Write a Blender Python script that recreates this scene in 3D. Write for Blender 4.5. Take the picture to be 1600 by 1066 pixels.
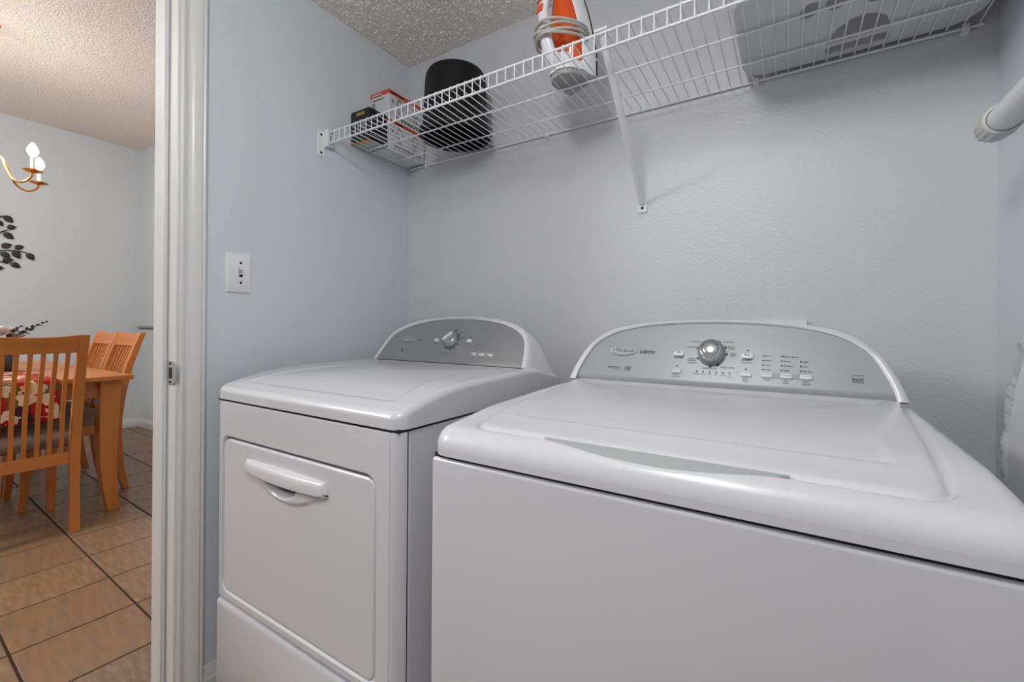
import bpy, math, random
from mathutils import Vector, Matrix
random.seed(7)
for o in list(bpy.data.objects): bpy.data.objects.remove(o)
scene = bpy.context.scene
col = scene.collection

# ------------------------------------------------------------------ camera
CAM_H = 1.047
cd = bpy.data.cameras.new('camera'); cam = bpy.data.objects.new('camera', cd); col.objects.link(cam)
cd.sensor_fit = 'HORIZONTAL'; cd.sensor_width = 36.0; cd.lens = 685.84 / 1600 * 36.0
cd.shift_y = -21.38 / 1600; cd.clip_start = 0.02
yaw, roll = -0.56046, -0.007563
fw = Vector((math.sin(yaw), math.cos(yaw), 0)); rt = Vector((math.cos(yaw), -math.sin(yaw), 0)); dn = Vector((0, 0, -1))
r2 = rt * math.cos(roll) + dn * math.sin(roll); d2 = dn * math.cos(roll) - rt * math.sin(roll)
cam.matrix_world = Matrix(((r2.x, -d2.x, -fw.x, 0), (r2.y, -d2.y, -fw.y, 0), (r2.z, -d2.z, -fw.z, CAM_H), (0, 0, 0, 1)))
scene.camera = cam

# ------------------------------------------------------------------ world, lights, exposure
w = bpy.data.worlds.new('world'); scene.world = w; w.use_nodes = True
w.node_tree.nodes['Background'].inputs[0].default_value = (0.93, 0.96, 1.0, 1)
w.node_tree.nodes['Background'].inputs[1].default_value = 0.27

def area_light(name, loc, size, power, color, rot=(0, 0, 0), shape='DISK', size_y=None):
    l = bpy.data.lights.new(name, 'AREA'); l.shape = shape; l.size = size; l.energy = power; l.color = color
    if size_y: l.size_y = size_y
    o = bpy.data.objects.new(name, l); col.objects.link(o); o.location = loc; o.rotation_euler = rot
    return o
def point_light(name, loc, radius, power, color):
    l = bpy.data.lights.new(name, 'POINT'); l.shadow_soft_size = radius; l.energy = power; l.color = color
    o = bpy.data.objects.new(name, l); col.objects.link(o); o.location = loc
    return o
# the laundry room's ceiling lamp and an added fill light in the dining room
point_light('laundry_ceiling_lamp', (-0.29, -0.14, 2.0), 0.10, 20.3, (0.98, 0.99, 1.0))
point_light('dining_fill_light', (-3.2, -1.2, 2.45), 0.25, 128.0, (0.965, 0.985, 0.98))

vs = scene.view_settings
vs.view_transform = 'Standard'; vs.look = 'None'; vs.gamma = 1.0; vs.exposure = 0.0; vs.use_curve_mapping = False

# ------------------------------------------------------------------ materials
def lin(c):
    c = c / 255.0
    return c / 12.92 if c <= 0.04045 else ((c + 0.055) / 1.055) ** 2.4
def S(r, g, b): return (lin(r), lin(g), lin(b), 1.0)

def mat(name, color, rough=0.5, metal=0.0, coat=0.0, bump=None, vary=None, emit=None, spec=None, trans=0.0, alpha=None):
    m = bpy.data.materials.new(name); m.use_nodes = True
    nt = m.node_tree; b = nt.nodes['Principled BSDF']
    b.inputs['Base Color'].default_value = color; b.inputs['Roughness'].default_value = rough
    b.inputs['Metallic'].default_value = metal; b.inputs['Coat Weight'].default_value = coat
    b.inputs['Coat Roughness'].default_value = 0.06
    if spec is not None: b.inputs['Specular IOR Level'].default_value = spec
    if trans: b.inputs['Transmission Weight'].default_value = trans
    if emit: b.inputs['Emission Color'].default_value = emit[0]; b.inputs['Emission Strength'].default_value = emit[1]
    tc = nt.nodes.new('ShaderNodeTexCoord')
    def noise(sc, detail=4, stretch=None):
        n = nt.nodes.new('ShaderNodeTexNoise'); n.inputs['Scale'].default_value = sc; n.inputs['Detail'].default_value = detail
        if stretch:
            mp = nt.nodes.new('ShaderNodeMapping'); mp.inputs['Scale'].default_value = stretch
            nt.links.new(tc.outputs['Object'], mp.inputs['Vector']); nt.links.new(mp.outputs[0], n.inputs['Vector'])
        else: nt.links.new(tc.outputs['Object'], n.inputs['Vector'])
        return n
    if vary:   # (scale, second colour, lo, hi, stretch)
        n = noise(vary[0], 6, vary[4] if len(vary) > 4 else None)
        r = nt.nodes.new('ShaderNodeValToRGB'); r.color_ramp.elements[0].position = vary[2]; r.color_ramp.elements[1].position = vary[3]
        r.color_ramp.elements[0].color = color; r.color_ramp.elements[1].color = vary[1]
        nt.links.new(n.outputs['Fac'], r.inputs[0]); nt.links.new(r.outputs[0], b.inputs['Base Color'])
    if bump:   # (scale, strength, distance, kind)
        if len(bump) > 3 and bump[3] == 'vor':
            n = nt.nodes.new('ShaderNodeTexVoronoi'); n.inputs['Scale'].default_value = bump[0]
            nt.links.new(tc.outputs['Object'], n.inputs['Vector']); out = n.outputs['Distance']
        else:
            n = noise(bump[0], 5, bump[4] if len(bump) > 4 else None); out = n.outputs['Fac']
        bp = nt.nodes.new('ShaderNodeBump'); bp.inputs['Strength'].default_value = bump[1]; bp.inputs['Distance'].default_value = bump[2]
        nt.links.new(out, bp.inputs['Height']); nt.links.new(bp.outputs[0], b.inputs['Normal'])
    return m

def popcorn(name, color, scale, dist):
    m = mat(name, color, 0.95); nt = m.node_tree; b = nt.nodes['Principled BSDF']
    tc = nt.nodes.new('ShaderNodeTexCoord')
    v = nt.nodes.new('ShaderNodeTexVoronoi'); v.inputs['Scale'].default_value = scale; v.feature = 'SMOOTH_F1'; v.inputs['Smoothness'].default_value = 0.4
    n = nt.nodes.new('ShaderNodeTexNoise'); n.inputs['Scale'].default_value = scale * 1.7; n.inputs['Detail'].default_value = 5
    nt.links.new(tc.outputs['Object'], v.inputs['Vector']); nt.links.new(tc.outputs['Object'], n.inputs['Vector'])
    a = nt.nodes.new('ShaderNodeMath'); a.operation = 'SUBTRACT'
    nt.links.new(n.outputs['Fac'], a.inputs[0]); nt.links.new(v.outputs['Distance'], a.inputs[1])
    bp = nt.nodes.new('ShaderNodeBump'); bp.inputs['Strength'].default_value = 1.0; bp.inputs['Distance'].default_value = dist
    nt.links.new(a.outputs[0], bp.inputs['Height']); nt.links.new(bp.outputs[0], b.inputs['Normal'])
    return m

MT = {}
MT['wall'] = mat('blue_grey_wall_paint', S(212, 213, 217), 0.36, bump=(150, 0.32, 0.004), spec=0.45)
MT['wall_side'] = mat('blue_grey_side_paint', S(214, 218, 224), 0.45, bump=(60, 0.16, 0.003), spec=0.4)
MT['din_wall'] = mat('dining_wall_paint', S(200, 205, 209), 0.6, bump=(90, 0.1, 0.003))
MT['ceil'] = popcorn('popcorn_ceiling', S(253, 249, 240), 120, 0.004)
MT['din_ceil'] = popcorn('dining_popcorn_ceiling', S(244, 233, 224), 85, 0.007)
MT['trim'] = mat('white_trim_paint', S(222, 222, 222), 0.3, bump=(40, 0.05, 0.002, 'n', (6, 6, 0.6)))
MT['enamel'] = mat('white_appliance_enamel', S(213, 213, 218), 0.26, coat=0.35)
MT['enamel2'] = mat('white_appliance_plastic', S(219, 219, 223), 0.3, coat=0.2)
MT['panel'] = mat('grey_control_panel', S(160, 162, 166), 0.38, metal=0.15)
MT['panel_d'] = mat('darker_grey_control_panel', S(146, 147, 149), 0.42, metal=0.15)
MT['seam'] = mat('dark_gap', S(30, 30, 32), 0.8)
MT['print'] = mat('dark_grey_print', S(46, 48, 54), 0.6)
MT['black'] = mat('black_plastic', S(16, 16, 17), 0.45)
MT['silver'] = mat('silver_plastic', S(176, 178, 182), 0.26, metal=0.75)
MT['chrome'] = mat('chrome', S(205, 205, 205), 0.18, metal=1.0)
MT['badge'] = mat('pale_grey_badge', S(186, 187, 191), 0.35)
MT['recess'] = mat('grey_green_grip', S(168, 174, 175), 0.5)
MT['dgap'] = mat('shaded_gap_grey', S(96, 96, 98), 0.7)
MT['bright'] = mat('white_button', S(232, 232, 234), 0.25, coat=0.3)
MT['wire'] = mat('white_vinyl_wire', S(232, 233, 236), 0.35)
MT['screw'] = mat('dark_screw', S(40, 40, 42), 0.5, metal=0.6)
MT['tile'] = mat('brown_floor_tile', S(136, 106, 80), 0.36, vary=(5.0, S(162, 132, 104), 0.42, 0.72, (2.2, 11, 1)), bump=(60, 0.06, 0.002))
MT['tile2'] = mat('brown_floor_tile_reddish', S(148, 114, 84), 0.36, vary=(4.0, S(124, 100, 80), 0.40, 0.70, (2.2, 11, 1)), bump=(60, 0.06, 0.002))
MT['tile3'] = mat('brown_floor_tile_grey', S(126, 102, 82), 0.36, vary=(6.0, S(158, 134, 112), 0.46, 0.74, (2.2, 11, 1)), bump=(60, 0.06, 0.002))
MT['grout'] = mat('dark_brown_grout', S(56, 40, 29), 0.9)
MT['wood'] = mat('honey_oak', S(202, 124, 54), 0.38, vary=(9.0, S(180, 104, 44), 0.38, 0.72, (1, 1, 0.12)))
MT['wood_h'] = mat('honey_oak_horizontal', S(202, 124, 54), 0.36, vary=(9.0, S(182, 108, 48), 0.38, 0.72, (0.25, 0.25, 2)))
MT['seat'] = mat('taupe_seat_fabric', S(138, 118, 102), 0.9, vary=(18.0, S(112, 94, 80), 0.4, 0.7))
MT['brass'] = mat('polished_brass', S(226, 160, 84), 0.2, metal=1.0)
MT['candle'] = mat('white_candle_sleeve', S(240, 238, 230), 0.5)
MT['bulb'] = mat('lit_bulb', S(255, 250, 240), 0.4, emit=((1.0, 0.93, 0.82, 1), 14.0))
MT['leaf_metal'] = mat('dark_bronze_metal', S(58, 54, 52), 0.5, metal=0.6, bump=(300, 0.4, 0.002))
MT['leaf'] = mat('dark_eucalyptus', S(54, 62, 60), 0.7)
MT['petal'] = mat('white_petal', S(238, 236, 232), 0.7)
MT['glass_dark'] = mat('dark_vase_glass', S(46, 52, 48), 0.1, coat=0.5)
MT['bin'] = mat('matt_black_bin', S(13, 13, 14), 0.55, spec=0.3)
MT['card'] = mat('white_carton', S(214, 215, 218), 0.6)
MT['orange'] = mat('orange_carton', S(214, 84, 44), 0.55)
MT['bcard'] = mat('black_carton', S(26, 26, 28), 0.5)
MT['yellow'] = mat('yellow_carton', S(196, 164, 60), 0.6)
MT['lgrey'] = mat('light_grey_carton', S(176, 177, 180), 0.6)
MT['ledge'] = mat('grey_ledge', S(150, 150, 150), 0.6)
MT['iron_o'] = mat('orange_iron_plastic', S(226, 82, 18), 0.22, coat=0.5)
MT['iron_w'] = mat('white_iron_plastic', S(232, 233, 236), 0.3, coat=0.3)
MT['iron_g'] = mat('grey_iron_heel', S(158, 159, 158), 0.5)
MT['cord'] = mat('grey_cord', S(188, 187, 180), 0.6)
MT['basket'] = mat('white_basket_plastic', S(206, 208, 212), 0.42)
MT['tube'] = mat('white_painted_tube', S(222, 223, 226), 0.4)
MT['cap'] = mat('white_rubber_cap', S(206, 206, 203), 0.6)
MT['cover'] = mat('grey_board_cover', S(108, 110, 117), 0.85, bump=(35, 0.6, 0.01))
MT['hem'] = mat('pale_board_hem', S(196, 198, 202), 0.8, bump=(60, 0.7, 0.01))

def runner_mat():
    m = mat('poinsettia_runner', S(226, 206, 176), 0.85); nt = m.node_tree; b = nt.nodes['Principled BSDF']
    tc = nt.nodes.new('ShaderNodeTexCoord')
    v = nt.nodes.new('ShaderNodeTexVoronoi'); v.inputs['Scale'].default_value = 19; v.inputs['Randomness'].default_value = 1
    nz = nt.nodes.new('ShaderNodeTexNoise'); nz.inputs['Scale'].default_value = 34; nz.inputs['Detail'].default_value = 2
    mix = nt.nodes.new('ShaderNodeMixRGB'); mix.inputs[0].default_value = 0.07
    nt.links.new(tc.outputs['Object'], nz.inputs['Vector'])
    nt.links.new(tc.outputs['Object'], mix.inputs[1]); nt.links.new(nz.outputs['Color'], mix.inputs[2]); nt.links.new(mix.outputs[0], v.inputs['Vector'])
    sp = nt.nodes.new('ShaderNodeSeparateColor'); nt.links.new(v.outputs['Color'], sp.inputs[0])
    r = nt.nodes.new('ShaderNodeValToRGB'); r.color_ramp.interpolation = 'CONSTANT'
    el = r.color_ramp.elements; el[0].color = S(176, 12, 20); el[1].position = 0.36; el[1].color = S(232, 212, 182)
    for p, c in ((0.60, S(112, 98, 40)), (0.74, S(64, 34, 36)), (0.84, S(214, 48, 34)), (0.93, S(236, 176, 104))):
        e = el.new(p); e.color = c
    nt.links.new(sp.outputs[0], r.inputs[0]); nt.links.new(r.outputs[0], b.inputs['Base Color'])
    return m
MT['runner'] = runner_mat()

# ------------------------------------------------------------------ mesh helpers
class MB:
    def __init__(s): s.v = []; s.f = []
    def add(s, vs, fs):
        n = len(s.v); s.v += [tuple(p) for p in vs]; s.f += [tuple(i + n for i in f) for f in fs]; return s
    def box(s, x0, x1, y0, y1, z0, z1):
        return s.add([(x0, y0, z0), (x1, y0, z0), (x1, y1, z0), (x0, y1, z0), (x0, y0, z1), (x1, y0, z1), (x1, y1, z1), (x0, y1, z1)],
                     [(0, 3, 2, 1), (4, 5, 6, 7), (0, 1, 5, 4), (1, 2, 6, 5), (2, 3, 7, 6), (3, 0, 4, 7)])
    def tube(s, pts, r, n=8, closed=False):
        pts = [Vector(p) for p in pts]; m = len(pts); rs = r if isinstance(r, (list, tuple)) else [r] * m
        vs = []; up = None
        for i, p in enumerate(pts):
            a = pts[(i - 1) % m] if (closed or i > 0) else p; b = pts[(i + 1) % m] if (closed or i < m - 1) else p
            t = (b - a).normalized()
            if up is None: up = Vector((0, 0, 1)) if abs(t.z) < 0.9 else Vector((1, 0, 0))
            u = t.cross(up)
            if u.length < 1e-6: u = t.cross(Vector((0, 1, 0)))
            u.normalize(); w_ = u.cross(t).normalized(); up = w_
            for k in range(n):
                q = 2 * math.pi * k / n; vs.append(p + (u * math.cos(q) + w_ * math.sin(q)) * rs[i])
        fs = []
        for i in range(m if closed else m - 1):
            j = (i + 1) % m
            for k in range(n): fs.append((i * n + k, i * n + (k + 1) % n, j * n + (k + 1) % n, j * n + k))
        if not closed: fs.append(tuple(range(n - 1, -1, -1))); fs.append(tuple((m - 1) * n + k for k in range(n)))
        return s.add(vs, fs)
    def lathe(s, prof, c=(0, 0, 0), n=24, ax='z', close=True):
        vs = []; c = Vector(c)
        for r, h in prof:
            for k in range(n):
                q = 2 * math.pi * k / n; a, b = r * math.cos(q), r * math.sin(q)
                vs.append(c + (Vector((a, b, h)) if ax == 'z' else Vector((a, h, b)) if ax == 'y' else Vector((h, a, b))))
        fs = []
        for i in range(len(prof) - 1):
            for k in range(n): fs.append((i * n + k, i * n + (k + 1) % n, (i + 1) * n + (k + 1) % n, (i + 1) * n + k))
        if close: fs.append(tuple(range(n - 1, -1, -1))); fs.append(tuple((len(prof) - 1) * n + k for k in range(n)))
        return s.add(vs, fs)
    def prism(s, loop, h0, h1, fn):
        n = len(loop); vs = [fn(a, b, h0) for a, b in loop] + [fn(a, b, h1) for a, b in loop]
        fs = [tuple(range(n - 1, -1, -1)), tuple(range(n, 2 * n))] + [(i, (i + 1) % n, n + (i + 1) % n, n + i) for i in range(n)]
        return s.add(vs, fs)
    def grid(s, nu, nv, fn):
        vs = [fn(i / nu, j / nv) for j in range(nv + 1) for i in range(nu + 1)]
        fs = [(j * (nu + 1) + i, j * (nu + 1) + i + 1, (j + 1) * (nu + 1) + i + 1, (j + 1) * (nu + 1) + i) for j in range(nv) for i in range(nu)]
        return s.add(vs, fs)
    def loft(s, loops, closed=True, cap0=False, cap1=False):
        n = len(loops[0]); vs = [p for l in loops for p in l]; fs = []
        for i in range(len(loops) - 1):
            for k in range(n if closed else n - 1): fs.append((i * n + k, i * n + (k + 1) % n, (i + 1) * n + (k + 1) % n, (i + 1) * n + k))
        if cap0: fs.append(tuple(range(n - 1, -1, -1)))
        if cap1: fs.append(tuple((len(loops) - 1) * n + k for k in range(n)))
        return s.add(vs, fs)

OFF = {}
def finish(name, mb, material, parent=None, smooth=True, bevel=0.0, seg=2, angle=40, world=True, subsurf=0):
    off = OFF.get(parent, Vector((0, 0, 0))) if (parent and world) else Vector((0, 0, 0))
    me = bpy.data.meshes.new(name); me.from_pydata([(x - off.x, y - off.y, z - off.z) for x, y, z in mb.v], [], mb.f); me.validate()
    import bmesh
    bm = bmesh.new(); bm.from_mesh(me); bmesh.ops.recalc_face_normals(bm, faces=bm.faces); bm.to_mesh(me); bm.free()
    me.materials.append(MT[material])
    o = bpy.data.objects.new(name, me); col.objects.link(o)
    if parent: o.parent = parent; OFF[o] = OFF.get(parent, Vector((0, 0, 0)))
    if bevel:
        b = o.modifiers.new('bevel', 'BEVEL'); b.width = bevel; b.segments = seg; b.limit_method = 'ANGLE'; b.angle_limit = math.radians(30)
    if subsurf:
        b = o.modifiers.new('sub', 'SUBSURF'); b.levels = subsurf; b.render_levels = subsurf
    if smooth:
        me.polygons.foreach_set('use_smooth', [True] * len(me.polygons))
        try: me.set_sharp_from_angle(angle=math.radians(angle))
        except Exception: pass
    return o
def tag(o, label, cat, group=None):
    o['label'] = label; o['category'] = cat
    if group: o['group'] = group
    return o
def thing(name, label, cat, loc, rz=0, group=None):
    o = bpy.data.objects.new(name, None); col.objects.link(o); o.location = loc; o.rotation_euler = (0, 0, rz); o.empty_display_size = 0.1
    OFF[o] = Vector(loc) if rz == 0 else Vector((0, 0, 0))
    return tag(o, label, cat, group)
def struct(name, mb, material, label, cat, parent=None, **k):
    o = finish(name, mb, material, parent, **k)
    if not parent: o['kind'] = 'structure'; tag(o, label, cat)
    return o
def copy_tree(o, parent=None):
    c = o.copy(); col.objects.link(c); c.parent = parent
    for ch in list(o.children): copy_tree(ch, c)
    return c

_tc = {}
def text_geo(s, size, shear=0.0, bold=0.0):
    key = (s, size, shear, bold)
    if key in _tc: return _tc[key]
    c = bpy.data.curves.new('t', 'FONT'); c.body = s; c.size = size; c.align_x = 'CENTER'; c.align_y = 'CENTER'; c.shear = shear; c.resolution_u = 2; c.offset = bold
    o = bpy.data.objects.new('t', c); col.objects.link(o); dg = bpy.context.evaluated_depsgraph_get(); dg.update()
    me = o.evaluated_get(dg).to_mesh()
    vs = [(v.co.x, v.co.y) for v in me.vertices]; fs = [tuple(p.vertices) for p in me.polygons]
    o.evaluated_get(dg).to_mesh_clear(); bpy.data.objects.remove(o); bpy.data.curves.remove(c)
    _tc[key] = (vs, fs); return vs, fs
def put_text(mb, s, size, a, b, fn, shear=0.0, bold=0.0):
    vs, fs = text_geo(s, size, shear, bold); mb.add([fn(a + x, b + y) for x, y in vs], fs)
def rrect(x0, x1, y0, y1, r, n=5):
    out = []
    for cx, cy, a in ((x1 - r, y1 - r, 0), (x0 + r, y1 - r, 90), (x0 + r, y0 + r, 180), (x1 - r, y0 + r, 270)):
        for k in range(n + 1):
            q = math.radians(a + 90 * k / n); out.append((cx + r * math.cos(q), cy + r * math.sin(q)))
    return out
def interp(tab, x):
    if x <= tab[0][0]: return tab[0][1]
    for (a, b), (c, d) in zip(tab, tab[1:]):
        if x <= c: return b + (d - b) * (x - a) / (c - a)
    return tab[-1][1]
def smoothtab(tab, x):      # monotone-ish cubic through a table
    n = len(tab)
    if x <= tab[0][0]: return tab[0][1]
    if x >= tab[-1][0]: return tab[-1][1]
    sl = [(tab[i + 1][1] - tab[i][1]) / (tab[i + 1][0] - tab[i][0]) for i in range(n - 1)]
    ms = [sl[0]] + [0 if sl[i] * sl[i + 1] <= 0 else 2 * sl[i] * sl[i + 1] / (sl[i] + sl[i + 1]) for i in range(n - 2)] + [sl[-1]]
    for i in range(n - 1):
        if x <= tab[i + 1][0]:
            h = tab[i + 1][0] - tab[i][0]; t = (x - tab[i][0]) / h
            return (2*t**3 - 3*t*t + 1) * tab[i][1] + (t**3 - 2*t*t + t) * h * ms[i] + (3*t*t - 2*t**3) * tab[i + 1][1] + (t**3 - t*t) * h * ms[i + 1]
def sstep(a, b, x):
    t = max(0.0, min(1.0, (x - a) / (b - a))); return t * t * (3 - 2 * t)

# ------------------------------------------------------------------ the setting
XL, XR, YB, CEIL = -1.376, 0.380, 1.350, 2.152
WT = 0.142                     # thickness of the wall with the doorway
DX, DY, DCEIL = -5.66, 1.80, 2.835
JY = 0.513                     # far jamb of the doorway
struct('wall_back', MB().box(XL - WT, XR + 0.12, YB, YB + 0.12, 0, CEIL + 0.1), 'wall', 'blue grey textured wall behind the washer and dryer', 'wall')
lw = MB().box(XL - WT, XL, JY + 0.018, YB, 0, CEIL + 0.1).box(XL - WT, XL, -0.33, JY + 0.018, 2.06, CEIL + 0.1).box(XL - WT, XL, -0.7, -0.33, 0, CEIL + 0.1)
struct('wall_left', lw, 'wall_side', 'blue grey wall with the doorway and the wall plate', 'wall', smooth=False)
struct('wall_right', MB().box(XR, XR + 0.12, -0.7, YB, 0, CEIL + 0.1), 'wall_side', 'blue grey wall beside the ironing board', 'wall')
ce = struct('ceiling', MB().box(XL, XR, -0.7, YB, CEIL, CEIL + 0.1), 'ceil', 'off white popcorn ceiling above the laundry shelf', 'ceiling')
gm = MB(); rg = random.Random(11); gv, gf = gm.v, gm.f
for _ in range(15000):
    x, y = rg.uniform(XL + 0.004, XR - 0.004), rg.uniform(0.25, YB - 0.004); r = rg.choice((0.0026, 0.0032, 0.0040, 0.0052)); h = r * rg.uniform(0.7, 1.3); a0 = rg.uniform(0, 6.28); n0 = len(gv)
    for k in range(5): gv.append((x + r * math.cos(a0 + 1.2566 * k) * rg.uniform(.7, 1.2), y + r * math.sin(a0 + 1.2566 * k) * rg.uniform(.7, 1.2), CEIL + 0.0003))
    gv.append((x, y, CEIL - h))
    for k in range(5): gf.append((n0 + k, n0 + (k + 1) % 5, n0 + 5))
finish('popcorn_grain', gm, 'ceil', ce, smooth=False)['kind'] = 'stuff'
struct('wall_dining_far', MB().box(DX - 0.1, DX, -2.6, DY + 0.1, 0, DCEIL + 0.1), 'din_wall', 'pale grey far wall of the dining room', 'wall')
struct('wall_dining_side', MB().box(DX, XL - WT, DY, DY + 0.1, 0, DCEIL + 0.1), 'din_wall', 'pale grey side wall of the dining room', 'wall')
struct('wall_dining_above', MB().box(XL - WT, XL - WT + 0.1, -2.6, DY, CEIL + 0.1, DCEIL + 0.1), 'din_wall', 'pale wall over the laundry doorway on the dining side', 'wall')
struct('ceiling_dining', MB().box(DX - 0.1, XL - WT + 0.1, -2.6, DY + 0.1, DCEIL, DCEIL + 0.1), 'din_ceil', 'warm white textured dining room ceiling', 'ceiling')

# floor: slab in grout colour, each tile a part of it
fl = struct('floor', MB().box(DX - 0.1, XR + 0.12, -2.6, DY + 0.1, -0.10, -0.006), 'grout', 'brown ceramic tile floor of dining and laundry rooms', 'floor')
tx, ty, rot = 0.3005, 0.3160, -0.0262
meshes = {}
def tile_mesh(mname):
    if mname in meshes: return meshes[mname]
    mb = MB(); a, b, e = (tx - 0.0066) / 2, (ty - 0.0075) / 2, 0.0022
    lo = [(-a, -b), (a, -b), (a, b), (-a, b)]; li = [(-a + e, -b + e), (a - e, -b + e), (a - e, b - e), (-a + e, b - e)]
    mb.loft([[(x, y, -0.006) for x, y in lo], [(x, y, -0.0012) for x, y in lo], [(x, y, 0.0) for x, y in li]], cap1=True)
    me = bpy.data.meshes.new('tile'); me.from_pydata(mb.v, [], mb.f); me.materials.append(MT[mname]); meshes[mname] = me; return me
cr, sr = math.cos(rot), math.sin(rot)
for i in range(-9, 13):
    for j in range(-6, 5):
        u, v = -tx * i - tx / 2, ty * j + ty / 2
        x, y = -2.068 + u * cr - v * sr, 0.650 + u * sr + v * cr
        if x < DX - 0.05 or x > 0.30 or y > DY + 0.05 or y < -1.3: continue
        if x > XL - 0.05 and y > 0.62: continue
        t = bpy.data.objects.new('tile', tile_mesh(random.choice(['tile', 'tile', 'tile2', 'tile3']))); col.objects.link(t)
        t.location = (x, y, 0); t.rotation_euler = (0, 0, rot + random.choice([0, math.pi])); t.parent = fl
# door jamb, stop, casing
jm = struct('door_1', MB().box(XL - WT, XL, JY, JY + 0.018, 0, 2.06).box(XL - WT, XL, -0.33, -0.312, 0, 2.06).box(XL - WT, XL, -0.33, JY + 0.018, 2.042, 2.06), 'trim', 'white painted door jamb of the laundry doorway', 'door jamb', bevel=0.002)
finish('door_stop', MB().box(XL - WT + 0.028, XL - 0.050, JY - 0.011, JY, 0, 2.042), 'trim', jm, bevel=0.003)
# strike plate with its curved lip
sp = MB().box(XL - 0.045, XL - 0.006, JY - 0.0022, JY + 0.002, 0.886, 0.950)
finish('strike_plate', sp, 'chrome', jm, bevel=0.001)
sl = MB(); loop = [(XL - 0.008, 0.889), (XL + 0.004, 0.891), (XL + 0.011, 0.902), (XL + 0.0135, 0.918), (XL + 0.011, 0.934), (XL + 0.004, 0.945), (XL - 0.008, 0.947)]
sl.prism(loop, JY - 0.0035, JY - 0.0005, lambda a, b, h: (a, h, b))
finish('strike_lip', sl, 'chrome', jm, bevel=0.0007)
finish('latch_hole', MB().box(XL - 0.034, XL - 0.019, JY - 0.0032, JY - 0.0015, 0.903, 0.932), 'black', jm)
for zz in (0.893, 0.943): finish('plate_screw', MB().lathe([(0.0035, -0.0035), (0.0035, -0.001)], (XL - 0.028, JY, zz), 10, 'y'), 'screw', jm)
def casing_profile(w_):      # (offset across, thickness)
    return [(0, 0), (0, 0.010), (0.004, 0.0125), (0.010, 0.0115), (0.014, 0.009), (0.019, 0.0088), (0.023, 0.0125), (0.030, 0.0155), (0.040, 0.017), (0.046, 0.0172), (0.050, 0.0150), (0.053, 0.0165), (w_ - 0.001, 0.0160), (w_, 0.013), (w_, 0)]
tr = MB(); y0 = JY + 0.006
tr.prism([(y0 + a, XL + b) for a, b in casing_profile(0.058)], 0, 2.108, lambda a, b, h: (b, a, h))
struct('trim_1', tr, 'trim', 'white moulded door casing beside the doorway', 'door casing', angle=25)
def board(name, pts, h, label, depth=0.013, nrm=None):
    mb = MB(); prof = [(0, 0), (depth, 0), (depth, h * 0.62), (depth * 0.8, h * 0.68), (depth * 0.8, h * 0.76), (depth * 0.45, h * 0.9), (depth * 0.35, h), (0, h)]
    (ax, ay), (bx, by) = pts; n = Vector(nrm)
    mb.loft([[(ax + n.x * d, ay + n.y * d, z) for d, z in prof], [(bx + n.x * d, by + n.y * d, z) for d, z in prof]], cap0=True, cap1=True)
    return struct(name, mb, 'trim', label, 'baseboard', angle=25)
board('baseboard_left', ((XL, JY + 0.065), (XL, YB)), 0.092, 'white baseboard beside the dryer', nrm=(1, 0, 0))
board('baseboard_back', ((XL + 0.014, YB), (XR, YB)), 0.092, 'white baseboard behind washer and dryer', nrm=(0, -1, 0))
board('baseboard_dining_far', ((DX, -2.6), (DX, DY)), 0.092, 'white baseboard on the far dining wall', nrm=(1, 0, 0))
board('baseboard_dining_side', ((DX + 0.014, DY), (XL - WT, DY)), 0.092, 'white baseboard on the dining side wall', nrm=(0, -1, 0))

# ------------------------------------------------------------------ washer and dryer
def deck(name, x0, x1, y0, y1, zseam, prof, R, rc, extra, material, parent, nu=300, nv=260):
    xc, W = (x0 + x1) / 2, x1 - x0
    ys = sorted(set([y0 + R * (1 - math.cos(math.pi / 2 * k / 10)) for k in range(11)] + [y0 + (y1 - y0) * (k / nv) for k in range(1, nv + 1)]))
    ds = sorted(set([R * (1 - math.cos(math.pi / 2 * k / 8)) for k in range(9)]))
    us = [-1 + 2 * d / W for d in ds]; us = us + [us[-1] + (-2 * us[-1]) * k / nu for k in range(1, nu)] + [-u for u in reversed(us)]
    def hw(y):
        q = y - y0
        return W / 2 if q >= rc else W / 2 - rc + math.sqrt(max(0, rc * rc - (rc - q) ** 2))
    def dist(x, y):
        qx = abs(x - xc) - (W / 2 - rc); qy = (y0 + rc) - y
        return rc - math.hypot(qx, qy) if (qx > 0 and qy > 0) else rc - max(qx, qy)
    rows = []
    for y in ys:
        h = hw(y); row = []
        for u in us:
            x = xc + u * h; d = max(0.0, dist(x, y)); fil = 0 if d >= R else R - math.sqrt(max(0, R * R - (R - d) ** 2))
            row.append((x, y, smoothtab(prof, y) - fil + extra(x - xc, y) * sstep(0, R * 1.2, d)))
        rows.append(row)
    mb = MB(); n = len(us); mb.loft(rows, closed=False)
    # skirt down to the seam: left side, front, right side
    edge = [r[0] for r in reversed(rows)] + rows[0][1:-1] + [r[-1] for r in rows]
    mb.loft([edge, [(x, y, zseam) for x, y, z in edge]], closed=False)
    low = [(x, y, zseam) for x, y, z in edge]; inn = [(xc + (x - xc) * 0.97, y + (0.012 if y < y0 + 0.02 else 0), zseam) for x, y, z in low]
    mb.loft([low, inn], closed=False)
    return finish(name, mb, material, parent, angle=55)

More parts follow.
